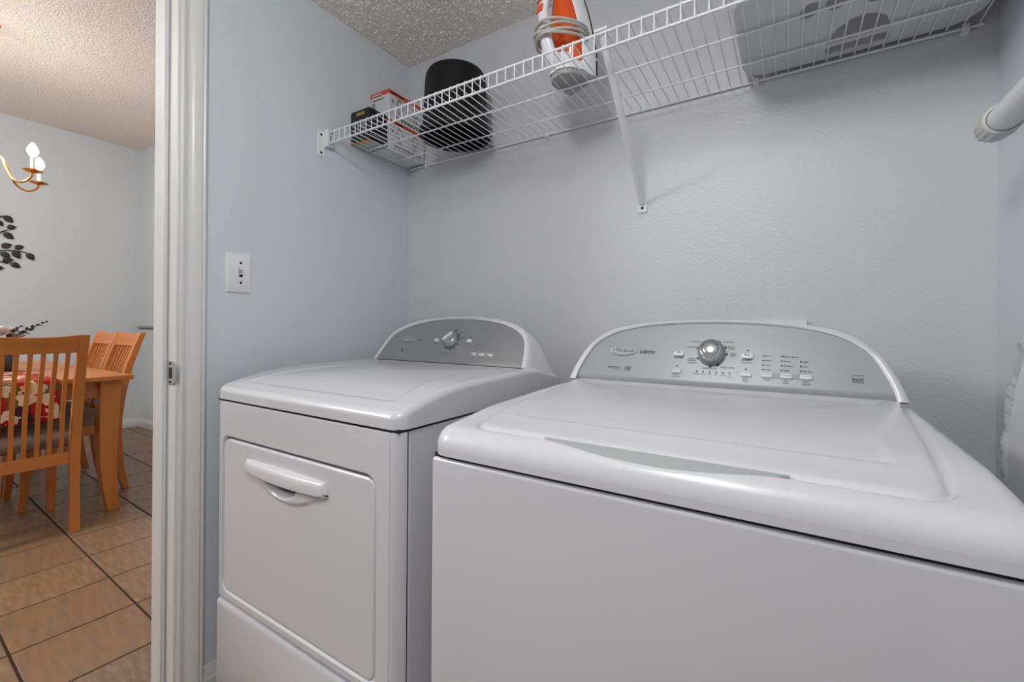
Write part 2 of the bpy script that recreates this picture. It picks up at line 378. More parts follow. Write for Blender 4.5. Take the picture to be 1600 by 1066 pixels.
def console(T, xc, yb, zb, tilt, outer, inner, yback, drop, panel_mat, bulge, lip=0.013):
    th = math.radians(tilt); sn, cs = math.sin(th), math.cos(th)
    def PT(a, b, n=0.0): return (xc + a, yb + b * sn - n * cs, zb + b * cs + n * sn)
    def arch(tab):      # tab: (t, half width) from base to top
        ts = []
        top = tab[-1][0]
        for k in range(41):
            t = top * (1 - (1 - k / 40) ** 2.2); ts.append(t)
        inv = [(t, max(0.0, smoothtab(tab, t))) for t in ts]
        return [(-h, t) for t, h in inv] + [(h, t) for t, h in reversed(inv[:-1])]
    o, i = arch(outer), arch(inner)
    mb = MB()
    loops = [[PT(a, b, -0.004) for a, b in i], [PT(a, b, 0.002) for a, b in i], [PT(a + (c - a) * .3, b + (d - b) * .3, 0.005) for (a, b), (c, d) in zip(i, o)],
             [PT(a + (c - a) * .75, b + (d - b) * .75, 0.003) for (a, b), (c, d) in zip(i, o)], [PT(a, b, -0.003) for a, b in o]]
    for k in range(1, 13):
        q = k / 12; s = (1 - q ** 2.3) ** 0.75 if q < 1 else 0.0
        lp = []
        for a, b in o:
            x, y, z = PT(a, b, -0.003)
            lp.append((x + (a / abs(a) if abs(a) > 1e-6 else 0) * bulge * math.sin(q * math.pi / 2) * min(1, abs(a) / 0.2), y + (yback - y) * q, zb - drop * q + (z - zb) * s))
        loops.append(lp)
    mb.loft(loops, closed=False)
    body = finish('console_housing', mb, 'enamel2', T, angle=50)
    top = inner[-1][0]; pm = MB(); rows = []
    for k in range(46):
        t = top * (1 - (1 - k / 45) ** 1.8); h = max(0.0004, smoothtab(inner, t)); n = -0.002 - (lip * (1 - t / 0.015) ** 2 if t < 0.015 else 0)
        rows.append([PT(h * (-1 + 2 * u / 24), t, n) for u in range(25)])
    pm.loft(rows, closed=False)
    panel = finish('control_panel', pm, panel_mat, T, angle=60)
    return body, panel, PT
def prints(panel, PT, items, name='panel_lettering', material='print', n=-0.0014):
    mb = MB()
    for it in items:
        s, size, a, b = it[:4]; put_text(mb, s, size, a, b, lambda x, y: PT(x, y, n), it[4] if len(it) > 4 else 0.0, it[5] if len(it) > 5 else 0.0)
    o = finish(name, mb, material, panel, smooth=False); o['kind'] = 'stuff'; return o
def dots(panel, PT, pts, w_, h, name='indicator_light', material='black'):
    for a, b in pts:
        finish(name, MB().prism(rrect(a - w_ / 2, a + w_ / 2, b - h / 2, b + h / 2, min(w_, h) * 0.4, 3), -0.003, -0.0008, PT), material, panel)
def button(panel, PT, a, b, w_, h, name='button', material='bright', proud=0.003):
    mb = MB(); L = lambda e: rrect(a - w_ / 2 + e, a + w_ / 2 - e, b - h / 2 + e, b + h / 2 - e, min(h, w_) * 0.3 , 4)
    def bul(l, n, tilt): return [PT(x, y, n + tilt * (b - y)) for x, y in l]
    mb.loft([bul(L(0), -0.004, 0), bul(L(0), 0.0005, 0.25), bul(L(0.0012), proud * .8, 0.25), bul(L(0.0026), proud, 0.25)], cap1=True)
    return finish(name, mb, material, panel, angle=60)
def ring(mb, PT, a, b, ra, rb, w_, n=-0.0014, k=28):
    o = [PT(a + ra * math.cos(2 * math.pi * i / k), b + rb * math.sin(2 * math.pi * i / k), n) for i in range(k)]
    i_ = [PT(a + (ra - w_) * math.cos(2 * math.pi * i / k), b + (rb - w_) * math.sin(2 * math.pi * i / k), n) for i in range(k)]
    mb.loft([o, i_])
def badge(panel, PT, a, b, ra, rb, word):
    k = 32; L = lambda f, n: [PT(a + ra * f * math.cos(2 * math.pi * i / k), b + rb * f * math.sin(2 * math.pi * i / k), n) for i in range(k)]
    bd = finish('oval_badge', MB().loft([L(1.0, -0.003), L(1.0, 0.0006), L(0.95, 0.0016), L(0.90, 0.0010)], cap1=True), 'badge', panel, angle=60)
    mb = MB(); put_text(mb, word, rb * 1.02, a, b + rb * 0.08, lambda x, y: PT(x, y, 0.0013), 0.35, 0.0)
    ring(mb, PT, a, b - rb * .05, ra * 0.86, rb * 0.80, rb * 0.06, 0.0012)
    finish('badge_lettering', mb, 'print', bd, smooth=False)['kind'] = 'stuff'
def knob(panel, PT, a, b, r, h, ang=None):
    k = 40
    L = lambda rr, n: [PT(a + rr * math.cos(2 * math.pi * i / k), b + rr * math.sin(2 * math.pi * i / k), n) for i in range(k)]
    kb = finish('cycle_knob', MB().loft([L(r, -0.003), L(r, 0.004), L(r * .985, 0.008), L(r * .93, h * .62), L(r * .82, h * .9), L(r * .72, h), L(r * .60, h * 1.02)], cap1=True), 'silver', panel, angle=40)
    return kb

# ---- dryer
DX0, DX1, DYF = -1.290, -0.605, 0.575
dr = thing('clothes_dryer', 'white clothes dryer with a pull-handle door, standing by the doorway wall', 'dryer', (-0.9475, 0.9, 0.0))
finish('cabinet', MB().box(DX0 + 0.002, DX1 - 0.002, DYF + 0.026, 1.245, 0.012, 0.849), 'enamel', dr, bevel=0.006, seg=3)
# front panel with a rounded opening for the door, wrapping round the cabinet corners
def loop_like(outer, n_each=24):
    return outer
dxa, dxb, dza, dzb = -1.259, -0.664, 0.350, 0.761
def frame_loops():
    inner = rrect(dxa, dxb, dza, dzb, 0.030, 8); cx, cz = (dxa + dxb) / 2, (dza + dzb) / 2
    out = []
    X0, X1, Z0, Z1 = DX0 + 0.022, DX1 - 0.022, 0.333, 0.848
    seg = len(inner) // 4
    cor = [(X1, Z1), (X0, Z1), (X0, Z0), (X1, Z0)]
    for q in range(4):
        for k in range(seg):
            f = k / (seg - 1); cxr, czr = cor[q]; ix, iz = inner[q * seg + k]
            first = (ix, czr) if q in (1, 3) else (cxr, iz)
            last = (cxr, iz) if q in (1, 3) else (ix, czr)
            if f < 0.5: out.append((first[0] + (cxr - first[0]) * 2 * f, first[1] + (czr - first[1]) * 2 * f))
            else: out.append((cxr + (last[0] - cxr) * (2 * f - 1), czr + (last[1] - czr) * (2 * f - 1)))
    return out, inner
out, inner = frame_loops()
def shrink(l, e):
    cx, cz = (dxa + dxb) / 2, (dza + dzb) / 2
    return [(x - e * (1 if x > cx else -1), z - e * (1 if z > cz else -1)) for x, z in l]
fp = MB()
fp.loft([[(x, DYF + 0.004, z) for x, z in shrink(out, 0.0)], [(x, DYF, z) for x, z in shrink(out, 0.003)], [(x, DYF, z) for x, z in inner], [(x, DYF + 0.004, z) for x, z in shrink(inner, 0.004)], [(x, DYF + 0.020, z) for x, z in shrink(inner, 0.006)]])
# top and bottom returns
for z0, z1 in ((0.848, 0.848), (0.333, 0.333)):
    fp.add([(DX0 + 0.022, DYF + 0.004, z0), (DX1 - 0.022, DYF + 0.004, z0), (DX1 - 0.022, DYF + 0.024, z0), (DX0 + 0.022, DYF + 0.024, z0)], [(0, 1, 2, 3)])
for sx, xe in ((-1, DX0), (1, DX1)):           # rounded corner posts
    arc = [(xe - sx * 0.022 + sx * 0.022 * math.sin(q), DYF + 0.022 - 0.022 * math.cos(q)) for q in [math.pi / 2 * k / 8 for k in range(9)]]
    lp = arc + [(xe - sx * 0.010, DYF + 0.022), (xe - sx * 0.022, DYF + 0.012)]
    fp.prism(lp, 0.333, 0.848, lambda a, b, h: (a, b, h))
finish('front_panel', fp, 'enamel', dr, angle=35)
finish('door_opening', MB().box(dxa - 0.004, dxb + 0.004, DYF + 0.016, DYF + 0.0255, dza - 0.004, dzb + 0.004), 'dgap', dr)  # dark grey backing paints in the shade of the gap round the door
finish('corner_seam_shade', MB().box(DX0 + 0.0030, DX1 - 0.0030, DYF + 0.0205, DYF + 0.0275, 0.06, 0.847), 'seam', dr)  # dark strip painted in for the shade between front posts and cabinet
# lower access panel
lpn = MB(); L0 = rrect(DX0 + 0.001, DX1 - 0.001, 0.055, 0.322, 0.006, 3); L1 = rrect(DX0 + 0.012, DX1 - 0.012, 0.061, 0.314, 0.006, 3)
lpn.loft([[(x, DYF + 0.024, z) for x, z in L0], [(x, DYF + 0.012, z) for x, z in L0], [(x, DYF + 0.0015, z) for x, z in rrect(DX0 + 0.006, DX1 - 0.006, 0.057, 0.319, 0.006, 3)], [(x, DYF - 0.001, z) for x, z in L1]], cap1=True)
finish('access_panel', lpn, 'enamel', dr, angle=35)
finish('toe_space', MB().box(DX0 + 0.02, DX1 - 0.02, DYF + 0.05, DYF + 0.10, 0.0, 0.056), 'black', dr)
# door: face with a finger pocket under the handle
dX0, dX1, dZ0, dZ1 = -1.254, -0.669, 0.355, 0.751
hx = -0.977
def door_y(x, z):
    y = DYF + 0.002
    u = (x - (-0.965)) / 0.150
    # broad moulded crescent under the bar
    if abs(u) < 1:
        zl = 0.700 - 0.060 * (1 - u * u) ** 0.9
        y -= 0.0055 * sstep(zl - 0.004, zl + 0.010, z) * (1 - sstep(0.700, 0.712, z)) * (1 - abs(u) ** 4)
    v = (x - (-0.990)) / 0.072
    if abs(v) < 1:
        zl = 0.692 - 0.043 * math.sqrt(1 - v * v)
        y += 0.030 * sstep(zl - 0.003, zl + 0.016, z) * (1 - sstep(0.705, 0.715, z)) * (1 - v ** 6)
    return y
dm = MB(); NX, NZ = 190, 140; rdr = 0.026
def dpt(u, v):
    z = dZ0 + (dZ1 - dZ0) * v; q = min(z - dZ0, dZ1 - z); ins = 0 if q >= rdr else rdr - math.sqrt(max(0, rdr * rdr - (rdr - q) ** 2))
    x0, x1 = dX0 + ins, dX1 - ins; x = x0 + (x1 - x0) * u
    e = min(q, x - x0, x1 - x); b = 0.004 * max(0, 1 - e / 0.005) ** 2
    return (x, door_y(x, z) + b, z)
dm.grid(NX, NZ, dpt)
n = NX + 1
edge = [dpt(k / NX, 0) for k in range(NX)] + [dpt(1, k / NZ) for k in range(NZ)] + [dpt(1 - k / NX, 1) for k in range(NX)] + [dpt(0, 1 - k / NZ) for k in range(NZ)]
dm.loft([edge, [(x, DYF + 0.018, z) for x, y, z in edge]])
door = finish('door', dm, 'enamel', dr, angle=45)
hb = MB(); rows = []
for k in range(41):
    u = k / 40; x = -1.141 + (0.326) * u; a = abs(2 * u - 1)
    fall = math.sqrt(max(0, 1 - max(0, (a - 0.94) / 0.06) ** 2)); out_ = (0.009 + 0.009 * (1 - a * a)) * (0.35 + 0.65 * fall)
    zt, zb_ = 0.7175 - 0.004 * (1 - fall) - 0.002 * a, 0.6830 + 0.003 * a * a
    zt = zb_ + (zt - zb_) * (0.55 + 0.45 * fall)
    y_ = DYF + 0.003
    rows.append([(x, y_, zt), (x, y_ - out_ * .5, zt - 0.0005), (x, y_ - out_ * .85, zt - 0.004), (x, y_ - out_, zt - 0.012), (x, y_ - out_ * 1.02, zb_ + 0.006), (x, y_ - out_ * .98, zb_ + 0.001), (x, y_ - out_ * .85, zb_), (x, y_, zb_ + 0.002)])
hb.loft(rows, cap0=True, cap1=True)
finish('door_handle', hb, 'enamel2', door, angle=50)

dprof = [(0.575, 0.8835), (0.589, 0.8875), (0.608, 0.8935), (0.64, 0.9020), (0.676, 0.9105), (0.72, 0.9180), (0.7715, 0.9228), (0.88, 0.9267), (1.00, 0.9290), (1.09, 0.9300), (1.15, 0.918), (1.25, 0.896)]
def dextra(dx, y):
    a = abs(dx); e = 0
    hw = 0.272 - 0.22 * max(0, y - 0.64)
    e -= 0.0045 * sstep(0.612, 0.632, y) * (1 - sstep(0.72, 1.0, y)) * (1 - sstep(hw - 0.008, hw + 0.012, a))
    yb_ = 0.86 + 0.20 * (a / 0.30) ** 1.8
    e -= 0.0040 * sstep(0, 0.025 + 0.14 * max(0, 1 - (a / 0.27) ** 2), y - yb_) * (1 - sstep(1.06, 1.10, y))
    return e
deck('top_cover', DX0 - 0.002, DX1 + 0.002, DYF - 0.002, 1.245, 0.8535, dprof, 0.013, 0.028, dextra, 'enamel', dr)
finish('cover_gap', MB().box(DX0 + 0.004, DX1 - 0.004, DYF + 0.003, 1.235, 0.8475, 0.8545), 'seam', dr)
do = [(0, .3230), (.030, .3190), (.056, .3130), (.090, .3030), (.112, .2930), (.132, .2730), (.150, .2450), (.163, .2130), (.1735, .1720), (.1805, .1200), (.1845, .0600), (.1862, 0)]
di = [(0, .3055), (.030, .3015), (.056, .2960), (.090, .2850), (.107, .2740), (.125, .2520), (.141, .2210), (.1530, .1880), (.1625, .1480), (.1695, .1000), (.1735, .0500), (.1745, 0)]
body, panel, PT = console(dr, -0.952, 1.083, 0.9285, 34, do, di, 1.248, 0.034, 'panel_d', 0.016, 0.003)
finish('panel_seam', MB().loft([[PT(-.308 + .616 * k / 10, -0.0030, 0.0006) for k in range(11)], [PT(-.306 + .612 * k / 10, 0.0022, 0.0002) for k in range(11)]], closed=False), 'seam', panel)
PP = PT
PT = lambda a, b, n=0.0: PP(a - b * (0.243 - 0.27 * a), b * 1.12, n)
badge(panel, PT, -0.173, 0.0805, 0.029, 0.0098, 'Whirlpool')
prints(panel, PT, [('cabrio', 0.0105, -0.116, 0.0793, 0.1), ('POWER', 0.0050, -0.043, 0.0690), ('START', 0.0050, 0.091, 0.0700), ('Sensing Damp', 0.0042, 0.003, 0.0325), ('Cool', 0.0042, 0.026, 0.0305), ('Done', 0.0042, 0.043, 0.0300),
    ('NORMAL', 0.0056, 0.035, 0.1180), ('HEAVY DUTY', 0.0052, 0.066, 0.1090), ('DELICATE', 0.0050, 0.068, 0.0905), ('High', 0.0050, 0.130, 0.0797), ('Medium', 0.0050, 0.131, 0.0696), ('Low', 0.0050, 0.123, 0.0594),
    ('Dryness', 0.0042, 0.122, 0.0475), ('Temp', 0.0042, 0.153, 0.0475), ('Signal', 0.0042, 0.184, 0.0475), ('Level', 0.0042, 0.122, 0.0262), ('Time', 0.0042, 0.153, 0.0250), ('Set', 0.0042, 0.184, 0.0240), ('AccuDry', 0.0050, -0.187, 0.0335)])
finish('leaf_emblem', MB().prism([(-0.197, 0.0385), (-0.193, 0.0430), (-0.186, 0.0445), (-0.189, 0.0405), (-0.194, 0.0380)], -0.003, -0.0012, PT), 'print', panel)
for a, b, w_, h in ((-0.0425, 0.0790, 0.018, 0.0125), (0.0945, 0.0796, 0.018, 0.0125)): button(panel, PT, a, b, w_, h)
finish('button_band', MB().prism(rrect(0.107, 0.198, 0.0295, 0.0435, 0.003, 3), -0.003, -0.0012, PT), 'panel', panel)
for a in (0.124, 0.1535, 0.1860): button(panel, PT, a, 0.0368, 0.018, 0.0085, proud=0.002)
dots(panel, PT, [(-0.012 + 0.0128 * k, 0.0376) for k in range(5)], 0.0028, 0.0028)
dots(panel, PT, [(0.0975, 0.0917)], 0.0035, 0.0025)
kb = knob(panel, PT, 0.0205, 0.0818, 0.0300, 0.020)
finish('knob_grip', MB().prism([(0.0205 + a * .78 - b * .62, 0.0818 + a * .62 + b * .78) for a, b in rrect(-0.021, 0.021, -0.0035, 0.0035, 0.003, 3)], 0.018, 0.027, PT), 'bright', kb, bevel=0.0012)
dots(panel, PT, [(0.0205 + 0.0335 * math.cos(math.radians(q)), 0.0818 + 0.0335 * math.sin(math.radians(q))) for q in (-115, -85, -55, -25, 5, 35, 70, 105)], 0.0038, 0.0038, 'cycle_mark')

# ---- washer
WX0, WX1, WYF = -0.4895, 0.1965, 0.533
wa = thing('washing_machine', 'white top-loading washing machine with a domed lid and grey console', 'washer', (-0.1465, 0.9, 0.0))
finish('cabinet', MB().box(WX0 + 0.002, WX1 - 0.002, WYF + 0.001, 1.215, 0.03, 0.8372), 'enamel', wa, bevel=0.006, seg=4)
finish('foot_rail', MB().box(WX0 + 0.03, WX1 - 0.03, WYF + 0.03, 1.19, 0.0, 0.032), 'black', wa)
wprof = [(0.531, 0.8805), (0.545, 0.8840), (0.558, 0.8865), (0.5825, 0.8895), (0.612, 0.8925), (0.64, 0.8960), (0.69, 0.9008), (0.783, 0.9042), (0.8945, 0.9080), (1.00, 0.9110), (1.08, 0.9125), (1.14, 0.905), (1.215, 0.890)]
def wextra(dx, y):
    a = abs(dx); e = 0.0
    hl = 0.281 + 0.046 * max(0.0, min(1.0, (y - 0.57) / 0.49))
    # rounded front corners of the lid
    qx, qy = a - (hl - 0.03), 0.596 - y
    sd = 0.03 - math.hypot(qx, qy) if (qx > 0 and qy > 0) else 0.03 - max(qx, qy)
    e -= 0.0055 * math.exp(-(sd / 0.0048) ** 2) * (1 - sstep(1.05, 1.075, y))
    e += 0.0015 * sstep(-0.002, 0.006, sd)
    # finger scoop in front of the lid
    u = dx / 0.155
    if abs(u) < 1:
        c = (1 - u * u); yf = 0.563 - 0.023 * c
        e -= 0.0150 * c ** 0.7 * sstep(yf - 0.002, yf + 0.018, y) * (1 - sstep(0.5625, 0.5665, y))
    # pressed line across the lid
    e -= 0.0034 * sstep(0.637, 0.651, y) * (1 - sstep(0.67, 0.82, y)) * (1 - sstep(0.238, 0.252, a))
    yb_ = 0.80 + 0.25 * (a / 0.30) ** 2.0
    e -= 0.0045 * sstep(0, 0.025 + 0.16 * max(0, 1 - (a / 0.27) ** 2), y - yb_) * (1 - sstep(1.04, 1.08, y))
    return e
deck('top_deck', WX0 - 0.001, WX1 + 0.001, WYF - 0.002, 1.215, 0.8425, wprof, 0.027, 0.034, wextra, 'enamel', wa, 340, 340)
gr = []
for k in range(61):
    u = -1 + 2 * k / 60; x = -0.1465 + 0.150 * u; c = 1 - u * u; yf = 0.563 - 0.023 * c
    zt = smoothtab(wprof, 0.566) + 0.0012; zl = smoothtab(wprof, yf) - max(0, 0.027 - math.sqrt(max(0, 0.027 ** 2 - (0.027 - min(0.027, yf - 0.531)) ** 2))) - 0.0010
    gr.append([(x, 0.5660, zt - 0.0006), (x, 0.5660 - 0.004 * c, zt - 0.0022 * c - 0.0006), (x, yf + 0.006 * c, zl + (zt - zl) * 0.42), (x, yf + 0.0005, zl)])
finish('lid_grip', MB().loft(gr, closed=False), 'recess', wa, angle=60)
finish('deck_gap', MB().box(WX0 + 0.005, WX1 - 0.005, WYF + 0.006, 1.205, 0.830, 0.8435), 'seam', wa)
wo = [(0, .3450), (.026, .3385), (.053, .3290), (.084, .3150), (.105, .3010), (.124, .2830), (.1385, .2640), (.1510, .2370), (.1600, .2030), (.1680, .1570), (.1735, .0920), (.1758, .0400), (.1763, 0)]
wi = [(0, .3255), (.026, .3205), (.053, .3110), (.084, .2970), (.103, .2840), (.118, .2670), (.1305, .2480), (.1415, .2230), (.1510, .1870), (.1585, .1430), (.1635, .0860), (.1657, .0400), (.1662, 0)]
body, panel, PT = console(wa, -0.1505, 1.077, 0.9115, 26, wo, wi, 1.235, 0.020, 'panel', 0.004)
X = lambda x: x + 0.1505
finish('panel_seam', MB().loft([[PT(-.327 + .654 * k / 10, -0.0025, -0.001) for k in range(11)], [PT(-.327 + .654 * k / 10, 0.0008, -0.0155) for k in range(11)]], closed=False), 'seam', panel)
PW = PT
PT = lambda a, b, n=0.0: PW(a * (1 + 0.12 * b), b * 1.047, n)
badge(panel, PT, X(-0.3575), 0.0818, 0.0345, 0.0128, 'Whirlpool')
T_ = [('cabrio', 0.0150, X(-0.2965), 0.0822, 0.0, 0.0002), ('affresh', 0.0075, X(-0.3720), 0.0390, 0.2), ('cleaning system', 0.0034, X(-0.3690), 0.0335), ('HE', 0.0085, X(-0.3405), 0.0370, 0.3, 0.0002),
  ('POWER', 0.0062, X(-0.2212), 0.0706, 0, 0.00015), ('Add a', 0.0050, X(-0.2238), 0.0290), ('Garment', 0.0050, X(-0.2240), 0.0240),
  ('Sensing', 0.0040, X(-0.1785), 0.0337), ('Wash', 0.0040, X(-0.1641), 0.0337), ('Rinse', 0.0040, X(-0.1506), 0.0337), ('Spin', 0.0040, X(-0.1372), 0.0337), ('Done', 0.0040, X(-0.1234), 0.0337), ('Lid', 0.0042, X(-0.1097), 0.0332), ('Lock', 0.0042, X(-0.1097), 0.0288),
  ('WHITES', 0.0050, X(-0.1860), 0.1115), ('DELICATE', 0.0050, X(-0.1925), 0.0982), ('NORMAL', 0.0050, X(-0.1155), 0.1122), ('BULKY', 0.0050, X(-0.1090), 0.1006), ('ITEMS', 0.0050, X(-0.1080), 0.0958), ('HEAVY', 0.0050, X(-0.1045), 0.0842), ('DUTY', 0.0050, X(-0.1052), 0.0792),
  ('CLEAN', 0.0050, X(-0.1925), 0.0695), ('WASHER', 0.0050, X(-0.1925), 0.0648), ('with affresh', 0.0046, X(-0.1890), 0.0590, 0.25), ('DRAIN & SPIN', 0.0050, X(-0.1515), 0.0472), ('RINSE & SPIN', 0.0050, X(-0.1150), 0.0512),
  ('START', 0.0068, X(-0.0767), 0.0712, 0, 0.0002), ('Pause/Cancel', 0.0042, X(-0.0773), 0.0650), ('Extra', 0.0050, X(-0.0781), 0.0288), ('Rinse', 0.0050, X(-0.0783), 0.0238),
  ('Hot', 0.0058, X(-0.0385), 0.0821), ('Warm', 0.0058, X(-0.0365), 0.0719), ('Cool', 0.0058, X(-0.0375), 0.0616), ('Cold', 0.0058, X(-0.0375), 0.0513), ('Extra Heavy', 0.0058, X(0.0045), 0.0818), ('Heavy', 0.0058, X(-0.0018), 0.0720), ('Medium', 0.0058, X(0.0006), 0.0618), ('Light', 0.0058, X(-0.0026), 0.0514),
  ('High', 0.0058, X(0.0306), 0.0722), ('Low', 0.0058, X(0.0302), 0.0619), ('No Spin', 0.0058, X(0.0350), 0.0514), ('Temp', 0.0054, X(-0.0373), 0.0292), ('Soil', 0.0054, X(-0.0027), 0.0292), ('Level', 0.0054, X(-0.0027), 0.0245), ('Spin', 0.0054, X(0.0324), 0.0290), ('Speed', 0.0054, X(0.0324), 0.0243),
  ('ENERGY', 0.0034, X(0.1168), 0.0362), ('energy', 0.0058, X(0.1170), 0.0420, 0.3)]
prints(panel, PT, T_)
em = MB(); ring(em, PT, X(-0.3405), 0.0370, 0.0090, 0.0062, 0.0008)
em.prism([(X(-0.3935), 0.0405), (X(-0.3905), 0.0372), (X(-0.3850), 0.0360), (X(-0.3815), 0.0400), (X(-0.3860), 0.0385), (X(-0.3900), 0.0395)], -0.003, -0.0013, PT)
for a0, a1, b0, b1 in ((0.1085, 0.1255, 0.0335, 0.0341), (0.1085, 0.1255, 0.0390, 0.0396), (0.1085, 0.1255, 0.0482, 0.0488), (0.1085, 0.1091, 0.0335, 0.0488), (0.1249, 0.1255, 0.0335, 0.0488)):
    em.prism([(X(a0), b0), (X(a1), b0), (X(a1), b1), (X(a0), b1)], -0.003, -0.0013, PT)
finish('panel_emblems', em, 'print', panel, smooth=False)['kind'] = 'stuff'
pb = button(panel, PT, X(-0.2210), 0.0805, 0.0245, 0.0125); m_ = MB(); ring(m_, PT, X(-0.2210), 0.0815, 0.0034, 0.0030, 0.0008, 0.0034); finish('power_symbol', m_, 'print', pb, smooth=False)
button(panel, PT, X(-0.2230), 0.0375, 0.0205, 0.0105)
sb = button(panel, PT, X(-0.0767), 0.0805, 0.0255, 0.0130); m_ = MB()
m_.prism([(X(-0.0812), 0.0795), (X(-0.0778), 0.0815), (X(-0.0812), 0.0835)], 0.001, 0.0034, PT)
for a in (-0.0752, -0.0732): m_.prism([(X(a - 0.0006), 0.0795), (X(a + 0.0006), 0.0795), (X(a + 0.0006), 0.0835), (X(a - 0.0006), 0.0835)], 0.001, 0.0034, PT)
finish('start_symbol', m_, 'print', sb, smooth=False)
button(panel, PT, X(-0.0776), 0.0385, 0.0230, 0.0110)
finish('button_band', MB().prism(rrect(X(-0.047), X(0.0425), 0.0335, 0.0445, 0.003, 3), -0.003, -0.0014, PT), 'panel_d', panel)
for a in (-0.0370, -0.0023, 0.0325): button(panel, PT, X(a), 0.0388, 0.0220, 0.0108)
dots(panel, PT, [(X(a), b) for a, b in ((-0.0763, 0.0934), (-0.0779, 0.0496), (-0.2229, 0.0497))], 0.0042, 0.0022)
dots(panel, PT, [(X(-0.1782 + 0.01365 * k), 0.0391) for k in range(6)], 0.0036, 0.0024)
dots(panel, PT, [(X(-0.046), 0.0821 - 0.0103 * k) for k in range(4)] + [(X(-0.0118), 0.0822 - 0.0103 * k) for k in range(4)] + [(X(0.0226), 0.0722 - 0.0103 * k) for k in range(3)], 0.0024, 0.0030)
kb = knob(panel, PT, X(-0.1497), 0.0838, 0.0295, 0.026)
k = 36; DL = lambda rr, n, dy=0.006: [PT(X(-0.1497) + rr * math.cos(2 * math.pi * i / k), 0.0838 + dy * 0 + rr * math.sin(2 * math.pi * i / k), n) for i in range(k)]
finish('knob_cap', MB().loft([DL(0.0178, 0.0258), DL(0.0176, 0.0272), DL(0.0150, 0.0290), DL(0.0090, 0.0303), DL(0.003, 0.0308)], cap1=True), 'silver', kb, angle=60)
m_ = MB(); ring(m_, PT, X(-0.1497), 0.0838, 0.0186, 0.0186, 0.0009, 0.0268); finish('knob_line', m_, 'print', kb, smooth=False)
for q in (205, 160, 120, 62, 28, -2, -62, -92):
    a, b = X(-0.1497) + 0.0325 * math.cos(math.radians(q)), 0.0838 + 0.0325 * math.sin(math.radians(q)); c, s_ = math.cos(math.radians(q)), math.sin(math.radians(q))
    finish('cycle_mark', MB().prism([(a + c * x - s_ * y, b + s_ * x + c * y) for x, y in ((-0.0018, -0.003), (0.0014, -0.003), (0.0014, 0.003), (-0.0018, 0.003))], -0.003, -0.0008, PT), 'black', panel)

# recessed water outlet box on the back wall, its top edge just above the console
ob = MB().box(-0.083, 0.041, YB - 0.012, YB, 0.955, 0.967).box(-0.083, 0.041, YB - 0.012, YB, 1.058, 1.0705).box(-0.083, -0.070, YB - 0.012, YB, 0.967, 1.058).box(0.028, 0.041, YB - 0.012, YB, 0.967, 1.058)
obx = finish('water_outlet_box', ob, 'wire', None, smooth=False); tag(obx, 'white outlet box frame peeking over the washer console', 'outlet box')
finish('back_plate', MB().box(-0.070, 0.028, YB - 0.004, YB, 0.967, 1.058), 'lgrey', obx)
for xx in (-0.045, 0.003): finish('valve', MB().tube([(xx, YB - 0.003, 1.03), (xx, YB - 0.035, 1.03), (xx, YB - 0.04, 1.0)], 0.010, 10), 'chrome', obx)

# ------------------------------------------------------------------ wire shelf
ZD = 1.7180          # top of the deck wires
YF, YBK = 0.959, 1.3425
sh = thing('wire_shelf', 'long white wire shelf along the back wall above the machines', 'shelf', (-0.5, 1.34, 1.68))
for y, z, r, x0, x1 in ((YF, ZD + 0.005, 0.0034, XL + 0.004, XR - 0.012), (YF, 1.6855, 0.0034, XL + 0.004, XR - 0.012), (1.112, ZD - 0.0060, 0.0026, XL + 0.020, XR - 0.02), (1.243, ZD - 0.0060, 0.0026, XL + 0.020, XR - 0.02), (YBK, ZD - 0.0065, 0.0034, XL + 0.020, XR - 0.026)):
    finish('long_wire', MB().tube([(x0, y, z), (x1, y, z)], r, 10), 'wire', sh)
wm = MB().tube([(0, YBK, -0.0018 + ZD), (0, 1.15, -0.0018 + ZD), (0, YF + 0.006, -0.0018 + ZD + 0.004), (0, YF - 0.0022, ZD + 0.0085), (0, YF - 0.0046, ZD + 0.002), (0, YF - 0.0046, 1.690), (0, YF - 0.0040, 1.6815)], 0.0017, 6)
first = None; n = 0; x = XL + 0.021
while x < XR - 0.012:
    if first is None:
        first = finish('cross_wire', wm, 'wire', sh); first.location.x = 0; base = first
        first.location.x = x
    else:
        c = first.copy(); col.objects.link(c); c.parent = sh; c.location.x = x
    x += 0.02705
# end bracket on the left wall
eb = MB().prism(rrect(0.921, 0.948, 1.636, 1.722, 0.004, 3), XL, XL + 0.004, lambda a, b, h: (h, a, b))
eb.box(XL, XL + 0.022, 0.947, 0.951, 1.672, 1.732).box(XL, XL + 0.022, 0.951, 0.968, 1.674, 1.679).box(XL, XL + 0.022, 0.966, 0.969, 1.674, 1.71)
ebo = finish('end_bracket', eb, 'wire', sh, bevel=0.001)
for z in (1.648, 1.710): finish('bracket_screw', MB().lathe([(0.0045, 0.003), (0.0040, 0.0052)], (XL, 0.934, z), 12, 'x'), 'screw', ebo)
